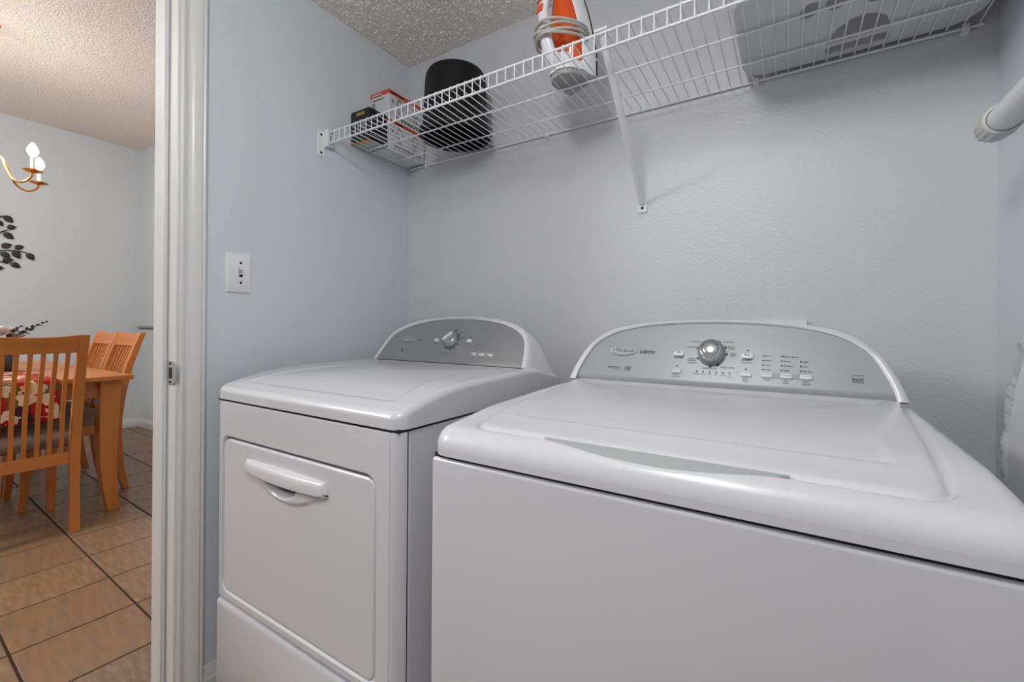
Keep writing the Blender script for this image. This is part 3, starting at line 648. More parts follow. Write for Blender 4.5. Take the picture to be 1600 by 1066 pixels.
# diagonal support brace
br = MB(); bx0 = -0.368
path = [(bx0 + 0.006, 0.957, 1.728), (bx0 + 0.005, 0.966, 1.720), (bx0 + 0.003, 0.990, 1.694), (bx0 - 0.004, 1.16, 1.5695), (bx0 - 0.010, 1.331, 1.4400), (bx0 - 0.010, 1.343, 1.4260)]
rows = []
for i, p in enumerate(path):
    a = Vector(path[max(0, i - 1)]); b = Vector(path[min(len(path) - 1, i + 1)]); t = (b - a).normalized(); u = Vector((1, 0, 0)); v = t.cross(u).normalized()
    hw_, ht = 0.0085, 0.0036
    rows.append([Vector(p) + u * (hw_ * c) + v * (ht * s_) for c, s_ in ((-1, -.4), (-.6, -1), (.6, -1), (1, -.4), (1, .4), (.6, 1), (-.6, 1), (-1, .4))])
br.loft(rows, cap0=True, cap1=True)
bro = finish('support_brace', br, 'wire', sh, angle=50)
fp_ = MB().prism([(bx0 - 0.0235, 1.4005), (bx0 + 0.004, 1.4005), (bx0 + 0.004, 1.4200), (bx0 - 0.0005, 1.4350), (bx0 - 0.0190, 1.4350), (bx0 - 0.0235, 1.4200)], YB - 0.0045, YB, lambda a, b, h: (a, h, b))
fo = finish('brace_foot', fp_, 'wire', bro, bevel=0.0012)
finish('foot_screw', MB().lathe([(0.0042, -0.0070), (0.0046, -0.0035)], (bx0 - 0.0098, YB, 1.4145), 12, 'y'), 'screw', fo)
finish('brace_hook', MB().tube([(bx0 - 0.012, 0.955, ZD + 0.011), (bx0 + 0.018, 0.955, ZD + 0.011)], 0.0042, 8), 'wire', bro)
for xx in (-1.262, -0.705, -0.076, 0.3265):
    cl = MB().box(xx - 0.0065, xx + 0.0065, YBK - 0.007, YB, ZD - 0.0165, ZD - 0.0125).box(xx - 0.0065, xx + 0.0065, YBK - 0.0075, YBK - 0.0045, ZD - 0.0165, ZD + 0.001).box(xx - 0.0075, xx + 0.0075, YBK + 0.0045, YB, ZD - 0.020, ZD + 0.013)
    co = finish('wall_clip', cl, 'wire', sh, bevel=0.001)
    finish('clip_screw', MB().lathe([(0.0030, 0.0035), (0.0034, 0.0060)], (xx, YBK, ZD + 0.0065), 10, 'y'), 'screw', co)

# ------------------------------------------------------------------ things on the shelf
def carton(name, x0, x1, y0, y1, z0, z1, material, label, group=None):
    t = thing(name, label, 'box', ((x0 + x1) / 2, (y0 + y1) / 2, z0), 0, group)
    finish('carton', MB().box(x0, x1, y0, y1, z0, z1), material, t, bevel=0.0012)
    return t
def side(x1): return lambda a, b, n=0.0: (x1 + 0.0006 + n, a, b)          # printing on the right face
def front(y0): return lambda a, b, n=0.0: (a, y0 - 0.0006 - n, b)
def band(T, loop, fn, material, name): finish(name, MB().prism(loop, -0.0004, 0.0002, fn), material, T)
R4 = lambda a0, a1, b0, b1: [(a0, b0), (a1, b0), (a1, b1), (a0, b1)]
BX0, BX1, BY0, BY1 = -1.372, -1.272, 1.146, 1.334
def bulb_box(z0, z1, label, top):
    T = carton('light_bulb_box', BX0, BX1, BY0, BY1, z0, z1, 'card', label, 'stacked light bulb boxes')
    h = z1 - z0; sd, fr = side(BX1), front(BY0)
    band(T, R4(BY0, BY1, z1 - 0.017, z1 - 0.001), sd, 'orange', 'orange_band')
    band(T, R4(BX0, BX1, z1 - 0.017, z1 - 0.001), fr, 'orange', 'orange_band')
    mb = MB()
    L = lambda x, y: sd(x, y, 0.0003)
    put_text(mb, '9', 0.024, BY0 + 0.018, z0 + h * .62, L)
    for cy, r in ((BY0 + 0.055, 0.016), (BY0 + 0.135, 0.016)):
        k = 24; o = [sd(cy + r * math.cos(2 * math.pi * i / k), z0 + h * .60 + r * 1.15 * math.sin(2 * math.pi * i / k), 0.0003) for i in range(k)]
        i_ = [sd(cy + (r - .002) * math.cos(2 * math.pi * i / k), z0 + h * .60 + (r - .002) * 1.15 * math.sin(2 * math.pi * i / k), 0.0003) for i in range(k)]
        mb.loft([o, i_])
        for q in (-0.007, 0.0, 0.007): mb.prism(R4(cy + q - 0.001, cy + q + 0.001, z0 + h * .26, z0 + h * .42), 0.0002, 0.0004, sd)
    put_text(mb, 'LED', 0.010, BY0 + 0.050, z1 - 0.025, L)
    for q in range(9): mb.prism(R4(BY0 + 0.030 + 0.016 * q, BY0 + 0.039 + 0.016 * q, z0 + 0.006, z0 + 0.012), 0.0002, 0.0004, sd)
    mb.prism(R4(BY0 + 0.028, BY1 - 0.01, z0 + 0.0155, z0 + 0.0185), 0.0002, 0.0004, sd)
    for q in range(5): mb.prism(R4(BX0 + 0.008, BX0 + 0.026, z0 + h * .40 + 0.006 * q, z0 + h * .40 + 0.006 * q + 0.0025), 0.0002, 0.0004, fr)
    mb.prism(R4(BX0 + 0.012, BX0 + 0.072, z0 + h * .72, z0 + h * .755), 0.0002, 0.0004, fr); mb.prism(R4(BX0 + 0.020, BX0 + 0.060, z0 + h * .24, z0 + h * .265), 0.0002, 0.0004, fr)
    p = finish('box_print', mb, 'print', T, smooth=False); p['kind'] = 'stuff'
    m2 = MB()
    for q in range(3): m2.prism(R4(BY0 + 0.006, BY0 + 0.075, z1 - 0.0115 , z1 - 0.0065), 0.0002, 0.0004, sd)
    m2.prism(R4(BX0 + 0.006, BX0 + 0.055, z1 - 0.0115, z1 - 0.0065), 0.0002, 0.0004, fr)
    p = finish('band_print', m2, 'card', T, smooth=False); p['kind'] = 'stuff'
    return T
bulb_box(ZD, ZD + 0.1125, 'lower white and orange light bulb box resting on the wire shelf', False)
tb = bulb_box(ZD + 0.1128, ZD + 0.2230, 'upper white and orange light bulb box stacked on its twin', True)
finish('open_flap', MB().loft([[(BX0 + 0.002, BY0 + 0.004, ZD + 0.2232), (BX1 - 0.03, BY0 + 0.004, ZD + 0.2232)], [(BX0 + 0.004, BY0 + 0.030, ZD + 0.2340), (BX1 - 0.03, BY0 + 0.030, ZD + 0.2340)], [(BX0 + 0.004, BY0 + 0.075, ZD + 0.2300), (BX1 - 0.03, BY0 + 0.075, ZD + 0.2300)], [(BX0 + 0.004, BY0 + 0.10, ZD + 0.2232), (BX1 - 0.03, BY0 + 0.10, ZD + 0.2232)]], closed=False), 'bcard', tb)
KX0, KX1, KY0, KY1, KZ = -1.370, -1.272, 1.054, 1.138, ZD + 0.1150
kt = carton('small_bulb_box', KX0, KX1, KY0, KY1, ZD, KZ, 'bcard', 'black cardboard bulb box with a yellow stripe at the front left of the shelf')
fr, sd = front(KY0), side(KX1)
mb = MB()
for q in range(4):
    cx = KX0 + 0.040 + 0.014 * q; k = 16
    mb.prism([(cx + 0.0045 * math.cos(2 * math.pi * i / k), ZD + 0.058 + 0.011 * math.sin(2 * math.pi * i / k)) for i in range(k)], -0.0002, 0.0004, fr)
    mb.prism(R4(cx - 0.002, cx + 0.002, ZD + 0.028, ZD + 0.046), -0.0002, 0.0004, fr)
p = finish('bulb_picture', mb, 'lgrey', kt); p['kind'] = 'stuff'
mb = MB()
for q in range(7): mb.prism(R4(KY0 + 0.006 + 0.011 * q, KY0 + 0.011 + 0.011 * q, ZD + 0.020, ZD + 0.023), -0.0002, 0.0003, sd)
p = finish('side_dots', mb, 'card', kt); p['kind'] = 'stuff'
band(kt, R4(KX0 + 0.03, KX0 + 0.075, ZD + 0.094, ZD + 0.106), fr, 'brass', 'gold_label')
bt = lambda a, b, n=0.0: (a, b, ZD - 0.0003 - n)
finish('underside', MB().prism(R4(KX0 + 0.001, KX1 - 0.001, KY0 + 0.019, KY1 - 0.001), -0.0004, 0.0002, bt), 'lgrey', kt)
finish('yellow_stripe', MB().prism(R4(KX0 + 0.001, KX1 - 0.001, KY0 + 0.001, KY0 + 0.018), -0.0004, 0.0002, bt), 'yellow', kt)

# black waste bin stored upside down
bn = thing('waste_bin', 'black plastic waste bin stored upside down on the wire shelf', 'bin', (-1.0, 1.212, ZD))
finish('bin_body', MB().lathe([(0.1185, 0.004), (0.1185, 0.028), (0.1150, 0.034), (0.1075, 0.195), (0.1050, 0.212), (0.0980, 0.2230), (0.0860, 0.2275), (0.050, 0.2285), (0.0, 0.2285)], (-1.004, 1.212, ZD), 48, close=False), 'bin', bn)
finish('bin_rim', MB().lathe([(0.1120, 0.020), (0.1120, 0.0), (0.1240, 0.0), (0.1262, 0.004), (0.1262, 0.018), (0.1200, 0.026), (0.1150, 0.028)], (-1.004, 1.212, ZD), 48, close=False), 'bin', bn)
finish('bin_inside', MB().lathe([(0.1125, 0.002), (0.1090, 0.030), (0.0960, 0.195), (0.0, 0.205)], (-1.004, 1.212, ZD), 48, close=False), 'bin', bn)

# steam iron standing on its heel
ir = thing('steam_iron', 'orange and white steam iron standing on its heel with cord wound round', 'iron', (-0.510, 1.100, ZD), math.radians(66))
LEAN = 0.13
def ln(l): return [(x - LEAN * z, y, z) for x, y, z in l]
def sole(f, x, z0=0.010, tip=0.275, w_=0.058, zf=0.40):
    pts = []
    for k in range(25):
        q = k / 24; z = z0 + (tip - z0) * q; hw_ = w_ * (1 - q ** 2.0) ** 0.70 if q < 1 else 0
        pts.append((hw_ * (0.90 + 0.10 * sstep(0, 0.2, q)), z))
    zc = z0 + (tip - z0) * zf
    lp = [(-h, z) for h, z in pts] + [(h, z) for h, z in reversed(pts[:-1])]
    return ln([(x, y * f, zc + (z - zc) * f) for y, z in lp])
finish('soleplate', MB().loft([sole(1.0, 0.050), sole(1.0, 0.056), sole(0.97, 0.058)], cap0=True, cap1=True), 'black', ir, world=False, angle=50)
finish('skirt', MB().loft([sole(1.0, 0.050), sole(1.02, 0.038), sole(1.02, 0.024), sole(0.97, 0.012), sole(0.90, 0.006)], cap0=True, cap1=True), 'iron_w', ir, world=False, angle=60)
finish('orange_shell', MB().loft([sole(0.90, 0.016), sole(0.905, 0.007), sole(0.88, -0.004), sole(0.78, -0.018), sole(0.60, -0.028), sole(0.36, -0.033), sole(0.1, -0.034)], cap1=True), 'iron_o', ir, world=False, angle=75)
hl = MB(); ring_ = []
for x, z, wy, wx in ((-0.015, 0.020, .034, .020), (-0.046, 0.032, .030, .018), (-0.066, 0.062, .020, .014), (-0.074, 0.110, .0160, .0135), (-0.074, 0.155, .0160, .0135), (-0.066, 0.190, .017, .014), (-0.048, 0.214, .018, .014), (-0.022, 0.226, .018, .012)):
    ring_.append(ln([(x + wx * math.cos(2 * math.pi * k / 14), wy * math.sin(2 * math.pi * k / 14), z + 0.006 * math.cos(2 * math.pi * k / 14)) for k in range(14)]))
hl.loft(ring_, cap0=True, cap1=True)
hnd = finish('handle', hl, 'iron_w', ir, world=False, angle=80)
for z0, z1, x0, x1 in ((0.150, 0.170, -0.088, -0.080), (0.178, 0.212, -0.084, -0.056)):
    finish('steam_button', MB().loft([ln([(x0 + (x1 - x0) * q * 0.8, -0.0145, z0 + (z1 - z0) * q), (x0 - 0.004 + (x1 - x0) * q * 0.8, 0, z0 + (z1 - z0) * q), (x0 + (x1 - x0) * q * 0.8, 0.0145, z0 + (z1 - z0) * q), (x0 + 0.012 + (x1 - x0) * q * 0.8, 0, z0 + (z1 - z0) * q)]) for q in (0, .5, 1)], cap0=True, cap1=True), 'iron_o', hnd, world=False, bevel=0.002)
HE = [(0.050, 0.050), (0.050, -0.050), (0.010, -0.050), (-0.030, -0.040), (-0.050, -0.018), (-0.050, 0.018), (-0.030, 0.040), (0.010, 0.050)]
finish('heel', MB().prism(HE, 0.0, 0.016, lambda a, b, h: (a, b, h)), 'iron_g', ir, world=False, bevel=0.003)
finish('heel_shell', MB().loft([ln([(x * s, y * s, z) for x, y in HE]) for z, s in ((0.014, 1.02), (0.036, 1.0), (0.055, 0.88), (0.066, 0.70))], cap1=True), 'iron_w', ir, world=False, angle=60)
cp = []
for k in range(4 * 30 + 1):
    q = 2 * math.pi * k / 30; z = 0.088 + 0.0105 * (k / 30) + 0.009 * math.sin(q + 0.7) + 0.003 * math.sin(q * 2.3)
    wob = 1 + 0.025 * math.sin(k * 0.9); cp.append((-0.014 - LEAN * z + 0.078 * wob * math.cos(q), 0.064 * wob * math.sin(q), z))
finish('power_cord', MB().tube(cp, 0.0036, 8), 'cord', ir, world=False)

# white laundry basket with a paw-shaped cut-out in its base
bk = thing('laundry_basket', 'white plastic laundry basket with a paw print cut-out, on the right of the shelf', 'basket', (0.12, 1.16, ZD))
def curve_plate(loops, z0, z1):
    c = bpy.data.curves.new('c', 'CURVE'); c.dimensions = '2D'; c.fill_mode = 'BOTH'; c.extrude = (z1 - z0) / 2
    for lp in loops:
        s_ = c.splines.new('POLY'); s_.points.add(len(lp) - 1); s_.use_cyclic_u = True
        for p, (x, y) in zip(s_.points, lp): p.co = (x, y, 0, 1)
    o = bpy.data.objects.new('c', c); col.objects.link(o); dg = bpy.context.evaluated_depsgraph_get(); dg.update()
    me = o.evaluated_get(dg).to_mesh(); zc = (z0 + z1) / 2
    v = [(p.co.x, p.co.y, p.co.z + zc) for p in me.vertices]; f = [tuple(p.vertices) for p in me.polygons]
    o.evaluated_get(dg).to_mesh_clear(); bpy.data.objects.remove(o); bpy.data.curves.remove(c)
    return v, f
def ell(cx, cy, ra, rb, ang, k=24):
    a = math.radians(ang); return [(cx + ra * math.cos(t) * math.cos(a) - rb * math.sin(t) * math.sin(a), cy + ra * math.cos(t) * math.sin(a) + rb * math.sin(t) * math.cos(a)) for t in [2 * math.pi * i / k for i in range(k)]]
sc = (ZD - CAM_H) / 0.680
def U(x, y): return (x * sc, y * sc)
base = rrect(-0.102, 0.346, 0.985, 1.332, 0.062, 8)
pad = [U(*p) for p in ((0.074, 1.283), (0.078, 1.255), (0.092, 1.225), (0.113, 1.205), (0.138, 1.200), (0.160, 1.209), (0.178, 1.230), (0.187, 1.262), (0.188, 1.280))]
slot = [U(*p) for p in ((0.076, 1.335), (0.073, 1.306), (0.080, 1.299), (0.130, 1.297), (0.185, 1.296), (0.192, 1.303), (0.194, 1.330))]
toes = [ell(*U(0.036, 1.128), 0.017, 0.026, 18), ell(*U(0.083, 1.122), 0.019, 0.030, 6), ell(*U(0.148, 1.135), 0.019, 0.030, -8), ell(*U(0.200, 1.165), 0.017, 0.026, -22)]
slot = [(x, min(y, 1.314)) for x, y in slot]
pv, pf = curve_plate([base, pad, slot] + toes, ZD, ZD + 0.004)
finish('basket_base', MB().add(pv, pf), 'basket', bk, angle=40)
def bl(e, z): return [(x, y, z) for x, y in rrect(-0.102 - e, 0.346 + e * 0.4, 0.985 - e, 1.332 + e * 0.12, 0.062 + e * .4, 8)]
def bl2(e, z, t): return [(x, y, z) for x, y in rrect(-0.102 - e + t, 0.346 + e * 0.4 - t, 0.985 - e + t, 1.332 + e * 0.12 - t, 0.062 + e * .4 - t, 8)]
wl = MB().loft([bl(0, ZD), bl(0.002, ZD + 0.006), bl(0.022, ZD + 0.12), bl(0.034, ZD + 0.225), bl2(0.034, ZD + 0.225, 0.003), bl2(0.022, ZD + 0.12, 0.003), bl2(0.0, ZD + 0.004, 0.003)])
finish('basket_wall', wl, 'basket', bk, angle=50)
finish('basket_rim', MB().loft([bl(0.034, ZD + 0.215), bl(0.042, ZD + 0.217), bl(0.044, ZD + 0.226), bl(0.040, ZD + 0.232), bl(0.032, ZD + 0.230)]), 'basket', bk, angle=60)

# ------------------------------------------------------------------ ironing board folded against the right wall
ib = thing('ironing_board', 'grey covered ironing board stood folded against the right wall', 'ironing board', (0.34, 0.92, 0.0))
def bo(e=0.0, n=140):
    tab = [(0.06, .165), (0.12, .176), (0.80, .176), (0.86, .173), (0.915, .160), (0.96, .142), (1.02, .108), (1.06, .075), (1.085, .04), (1.095, 0.0)]
    fine = [(smoothtab(tab, 0.06 + 1.035 * (1 - (1 - k / 400) ** 2)), 0.06 + 1.035 * (1 - (1 - k / 400) ** 2)) for k in range(401)]
    full = [(0.922 - h, z) for h, z in fine] + [(0.922 + h, z) for h, z in reversed(fine[:-1])]
    cum = [0.0]
    for p, q in zip(full, full[1:]): cum.append(cum[-1] + math.hypot(q[0] - p[0], q[1] - p[1]))
    out, j = [], 0
    for i in range(n + 1):
        s_ = cum[-1] * i / n
        while j < len(cum) - 2 and cum[j + 1] < s_: j += 1
        f = (s_ - cum[j]) / max(1e-9, cum[j + 1] - cum[j]); out.append((full[j][0] + (full[j + 1][0] - full[j][0]) * f, full[j][1] + (full[j + 1][1] - full[j][1]) * f))
    res = []
    for i, p in enumerate(out):
        q0, q1 = out[max(0, i - 1)], out[min(n, i + 1)]; t = Vector((q1[0] - q0[0], q1[1] - q0[1])).normalized()
        res.append((p[0] - t.y * e, p[1] + t.x * e))
    return res
pan_loop = bo(-0.012)
finish('board_pan', MB().prism(pan_loop, 0.3165, 0.334, lambda a, b, h: (h, a, b)), 'tube', ib, angle=40)
def wv(i, ph): return 0.0022 * math.sin(i * 0.9 + ph) + 0.0018 * math.sin(i * 2.1 + 1.3 * ph) + 0.0012 * math.sin(i * 3.7 + ph)
def cl_(e, x, wq, ph=0.0):
    return [(x + wv(i, ph + 2) * wq * 0.7, a, b) for i, (a, b) in enumerate(bo(e))] if wq == 0 else [(x + wv(i, ph + 2) * wq * 0.7, a + wv(i, ph) * wq * (1 if a > 0.922 else -1), b) for i, (a, b) in enumerate(bo(e))]
cv = MB(); cv.loft([cl_(-0.03, 0.352, 0), cl_(-0.006, 0.353, 0), cl_(0.003, 0.348, 1), cl_(0.003, 0.334, 1, .4), cl_(-0.001, 0.324, 1.2, .8)], closed=True, cap0=True)
cvo = finish('board_cover', cv, 'cover', ib, angle=80)
hm = MB(); hm.loft([cl_(-0.001, 0.325, 1.2, .8), cl_(-0.003, 0.316, 1.4, 1.5), cl_(-0.010, 0.3115, 1.4, 2.2), cl_(-0.020, 0.3150, 0.9, 3), cl_(-0.022, 0.3200, 0.6, 3)], closed=True)
finish('gathered_hem', hm, 'hem', cvo, angle=80)
FZ, FX = 1.405, 0.306
for yy in (0.90, 0.95): finish('leg_tube', MB().tube([(FX, yy, FZ), (FX, yy, 0.60), (FX + 0.005, yy, 0.35)], 0.009, 12), 'tube', ib)
finish('foot_bar', MB().tube([(FX, 0.640, FZ), (FX, 1.082, FZ)], 0.0215, 28), 'tube', ib)
for sgn, ye in ((1, 1.060), (-1, 0.662)):
    cp_ = MB(); rows = []
    for r_, d_ in ((0.0225, 0.0), (0.0262, 0.0008), (0.0265, 0.004), (0.0262, 0.022), (0.0250, 0.040), (0.0222, 0.055), (0.016, 0.062), (0.006, 0.064)):
        rib = 0.055 * sstep(0.010, 0.026, d_) * (1 - sstep(0.06, 0.066, d_))
        rows.append([(FX + r_ * (1 + rib * math.cos(16 * 2 * math.pi * k / 96)) * math.cos(2 * math.pi * k / 96), ye + sgn * d_, FZ + r_ * (1 + rib * math.cos(16 * 2 * math.pi * k / 96)) * math.sin(2 * math.pi * k / 96)) for k in range(96)])
    cp_.loft(rows, cap1=True)
    finish('foot_cap', cp_, 'cap', ib, angle=80)['label'] = 'ribbed rubber end cap'

# ------------------------------------------------------------------ wall plate
sw = thing('wall_plate', 'white wall plate with two dark screws, above the dryer', 'wall plate', (XL, 0.668, 1.2015))
PF = lambda a, b, h: (XL + h, a, b)
pm = MB(); L = lambda e: rrect(0.6325 + e, 0.7035 - e, 1.1435 + e, 1.2595 - e, 0.003, 3)
pm.loft([[PF(a, b, 0) for a, b in L(0)], [PF(a, b, 0.003) for a, b in L(0)], [PF(a, b, 0.006) for a, b in L(0.005)]], cap1=True)
finish('plate', pm, 'wire', sw, angle=30)
for z in (1.1725, 1.2310): finish('plate_screw', MB().lathe([(0.0036, 0.0055), (0.0036, 0.0068)], (XL, 0.6725, z), 12, 'x'), 'screw', sw)
finish('jack_port', MB().prism(R4(0.668, 0.678, 1.1895, 1.1975), 0.0056, 0.0064, PF), 'screw', sw)
mb = MB()
for a0, a1, b0, b1 in ((0.667, 0.6685, 1.198, 1.216), (0.671, 0.677, 1.201, 1.2025), (0.671, 0.6725, 1.201, 1.211), (0.671, 0.677, 1.2095, 1.211), (0.6755, 0.677, 1.204, 1.211)): mb.prism(R4(a0, a1, b0, b1), 0.0056, 0.0063, PF)
p = finish('plate_marks', mb, 'print', sw); p['kind'] = 'stuff'

# ------------------------------------------------------------------ dining room
def sabre(pts, w_, d_, name, parent, material='wood'):
    """leg through pts (x, y, z), rectangular section w_ (x) by d_ (y), per-point scale"""
    rows = []
    for x, y, z, s in pts: rows.append([(x - w_ * s / 2, y - d_ * s / 2, z), (x + w_ * s / 2, y - d_ * s / 2, z), (x + w_ * s / 2, y + d_ * s / 2, z), (x - w_ * s / 2, y + d_ * s / 2, z)])
    mb = MB().loft(rows, cap0=True, cap1=True)
    return finish(name, mb, material, parent, world=False, bevel=0.003, angle=50)
def make_chair(label, group):
    # local: faces -y, back at +y; x across
    t = thing('dining_chair', label, 'chair', (0, 0, 0), 0, group); OFF[t] = Vector((0, 0, 0))
    hw = 0.182
    for sx in (-1, 1):
        x = sx * hw
        rows = []
        for yy, z, d in ((0.245, 0.0, .034), (0.224, 0.10, .038), (0.208, 0.22, .042), (0.199, 0.36, .048), (0.200, 0.46, .048), (0.218, 0.60, .044), (0.256, 0.78, .038), (0.299, 0.92, .034), (0.326, 0.994, .031)):
            xo = x + sx * 0.020 * (min(z, 0.6) - 0.6); rows.append([(xo - 0.019, yy - d / 2, z), (xo + 0.019, yy - d / 2, z), (xo + 0.019, yy + d / 2, z), (xo - 0.019, yy + d / 2, z)])
        finish('back_post', MB().loft(rows, cap0=True, cap1=True), 'wood', t, world=False, bevel=0.003, angle=50)
        sabre([(x * .95, -0.190, 0.43, 1), (x * .95, -0.190, 0.25, .95), (x * .95, -0.196, 0.10, .85), (x * .95, -0.206, 0.0, .75)], 0.042, 0.042, 'front_leg', t)
    # crest rail, gently bowed in plan and dipped on top
    rows = []
    for k in range(17):
        u = -1 + 2 * k / 16; x = u * (hw - 0.016); bow = 0.020 * (1 - u * u); top = 0.994 - 0.012 * (1 - u * u)
        y0, y1 = 0.294 + bow, 0.324 + bow
        rows.append([(x, y0 - 0.011, 0.905), (x, y0 + 0.013, 0.905), (x, y1 + 0.013, top), (x, y1 - 0.011, top)])
    finish('crest_rail', MB().loft(rows, cap0=True, cap1=True), 'wood_h', t, world=False, bevel=0.003, angle=50)
    finish('lower_rail', MB().box(-hw + 0.018, hw - 0.018, 0.184, 0.209, 0.338, 0.398), 'wood_h', t, world=False, bevel=0.003)
    for k in range(-3, 4):
        x = k * 0.0430; b = 0.020 * (1 - (x / hw) ** 2)
        rows = []
        for yy, z in ((0.197, 0.392), (0.214 + b * .3, 0.58), (0.250 + b * .7, 0.76), (0.297 + b, 0.912)):
            rows.append([(x - 0.008, yy - 0.006, z), (x + 0.008, yy - 0.006, z), (x + 0.008, yy + 0.006, z), (x - 0.008, yy + 0.006, z)])
        finish('slat', MB().loft(rows, cap0=True, cap1=True), 'wood', t, world=False, angle=50)
    for a in ((-hw * .95, hw * .95, -0.202, -0.178), ):
        finish('seat_rail', MB().box(a[0], a[1], a[2], a[3], 0.375, 0.432), 'wood_h', t, world=False, bevel=0.002)
    for sx in (-1, 1):
        finish('seat_rail', MB().box(sx * hw * .95 - 0.012, sx * hw * .95 + 0.012, -0.180, 0.195, 0.375, 0.432), 'wood_h', t, world=False, bevel=0.002)
    # padded seat
    L = lambda e, z: [(x, y, z) for x, y in rrect(-hw - 0.004 + e, hw + 0.004 - e, -0.225 + e, 0.180 - e, 0.03, 4)]
    finish('seat_cushion', MB().loft([L(0.008, 0.425), L(0.0, 0.436), L(-0.003, 0.462), L(0.008, 0.490), L(0.05, 0.506), L(0.11, 0.510)], cap0=True, cap1=True), 'seat', t, world=False, angle=70)
    return t
ch = make_chair('slat-back oak dining chair at the head of the table, seen from behind', 'oak dining chairs')
ch.location = (-3.290, 0.538, 0); ch.rotation_euler = (0, 0, -math.pi / 2)
for (x, y, lab) in ((-3.762, 0.823, 'oak dining chair on the far table side, right one of two'), (-4.184, 0.823, 'oak dining chair on the far table side, left one of two')):
    c = copy_tree(ch); c.location = (x, y, 0); c.rotation_euler = (0, 0, 0); c['label'] = lab

tb_ = thing('dining_table', 'oak dining table with tapered legs and a thick top', 'table', (-4.0, 0.485, 0.0))
TX0, TX1, TY0, TY1 = -4.92, -3.140, -0.005, 0.972
finish('table_top', MB().box(TX0, TX1, TY0, TY1, 0.737, 0.762), 'wood_h', tb_, bevel=0.004)
for x, y, sx, sy in ((TX1 - 0.105, TY1 - 0.085, 1, 1), (TX1 - 0.105, TY0 + 0.085, 1, -1), (TX0 + 0.105, TY1 - 0.085, -1, 1), (TX0 + 0.105, TY0 + 0.085, -1, -1)):
    rows = []
    for z, w_, o_ in ((0.737, .088, 0), (0.64, .088, 0), (0.45, .082, -0.004), (0.28, .074, -0.004), (0.12, .062, 0.006), (0.0, .052, 0.020)):
        cx, cy = x + sx * o_ * .6, y + sy * o_
        rows.append([(cx - w_ / 2, cy - w_ / 2, z), (cx + w_ / 2, cy - w_ / 2, z), (cx + w_ / 2, cy + w_ / 2, z), (cx - w_ / 2, cy + w_ / 2, z)])
    finish('leg', MB().loft(rows, cap0=True, cap1=True), 'wood', tb_, bevel=0.003, angle=50)
for a in ((TX0 + 0.14, TX1 - 0.14, TY1 - 0.105, TY1 - 0.083), (TX0 + 0.14, TX1 - 0.14, TY0 + 0.083, TY0 + 0.105), (TX1 - 0.125, TX1 - 0.103, TY0 + 0.12, TY1 - 0.12), (TX0 + 0.103, TX0 + 0.125, TY0 + 0.12, TY1 - 0.12)):
    finish('apron', MB().box(a[0], a[1], a[2], a[3], 0.640, 0.737), 'wood_h', tb_, bevel=0.002)
# table runner hanging over the near end
rn = MB(); rr = random.Random(5); rows = []
path = [(TX0 + 0.5, 0.7630)] + [(TX0 + 0.5 + (TX1 - 0.006 - TX0 - 0.5) * k / 24, 0.7635) for k in range(1, 25)] + [(TX1 + 0.002, 0.7625), (TX1 + 0.0055, 0.757), (TX1 + 0.007, 0.745)] + [(TX1 + 0.007, 0.745 - 0.185 * k / 12) for k in range(1, 13)]
for i, (x, z) in enumerate(path):
    hang = 1 - sstep(0.56, 0.745, z)
    rows.append([(x + hang * 0.006 * (1 + math.sin(u * 13)), 0.295 + 0.372 * u, z + (0.0 if hang else 0.0008 * (1 + math.sin(x * 40 + u * 9)))) for u in [k / 20 for k in range(21)]])
rn.loft(rows, closed=False)
rno = finish('table_runner', rn, 'runner', None, angle=70); m_ = rno.modifiers.new('solid', 'SOLIDIFY'); m_.thickness = 0.002; m_.offset = 1.0
tag(rno, 'red and cream floral table runner hanging over the table end', 'table runner')

# flower arrangement
fa = thing('flower_vase', 'dark vase of white flowers and eucalyptus on the dining table', 'vase', (-3.90, 0.590, 0.7665))
finish('vase', MB().lathe([(0.035, 0.0), (0.045, 0.004), (0.055, 0.05), (0.045, 0.11), (0.032, 0.145), (0.038, 0.165), (0.030, 0.165), (0.026, 0.145)], (-3.90, 0.590, 0.7665), 24), 'glass_dark', fa)
def blossom(c, r, seed):
    q = random.Random(seed); mb = MB()
    for ringn, (cnt, tilt, ln) in enumerate(((5, 1.25, .6), (7, 0.85, .85), (9, 0.45, 1.0))):
        for k in range(cnt):
            a = 2 * math.pi * k / cnt + ringn * .4 + q.uniform(-.2, .2); ct, st = math.cos(tilt), math.sin(tilt)
            d = Vector((math.cos(a) * ct, math.sin(a) * ct, st)); s_ = Vector((-math.sin(a), math.cos(a), 0)); nn = d.cross(s_)
            p0 = Vector(c); l_ = r * ln
            rows = [[p0 + d * l_ * f - nn * (w2 * w2 * 6) + s_ * w2 + nn * (0.12 * l_ * f * f) for w2 in (-wd, 0, wd)] for f, wd in ((0.05, .1 * r), (.4, .36 * r), (.75, .40 * r), (1.0, .16 * r))]
            mb.loft(rows, closed=False)
    return finish('blossom', mb, 'petal', fa, angle=80)
blossom((-3.87, 0.585, 0.985), 0.070, 1); blossom((-3.93, 0.560, 0.965), 0.065, 2); blossom((-3.93, 0.65, 0.955), 0.05, 3); blossom((-3.84, 0.53, 0.955), 0.06, 4)
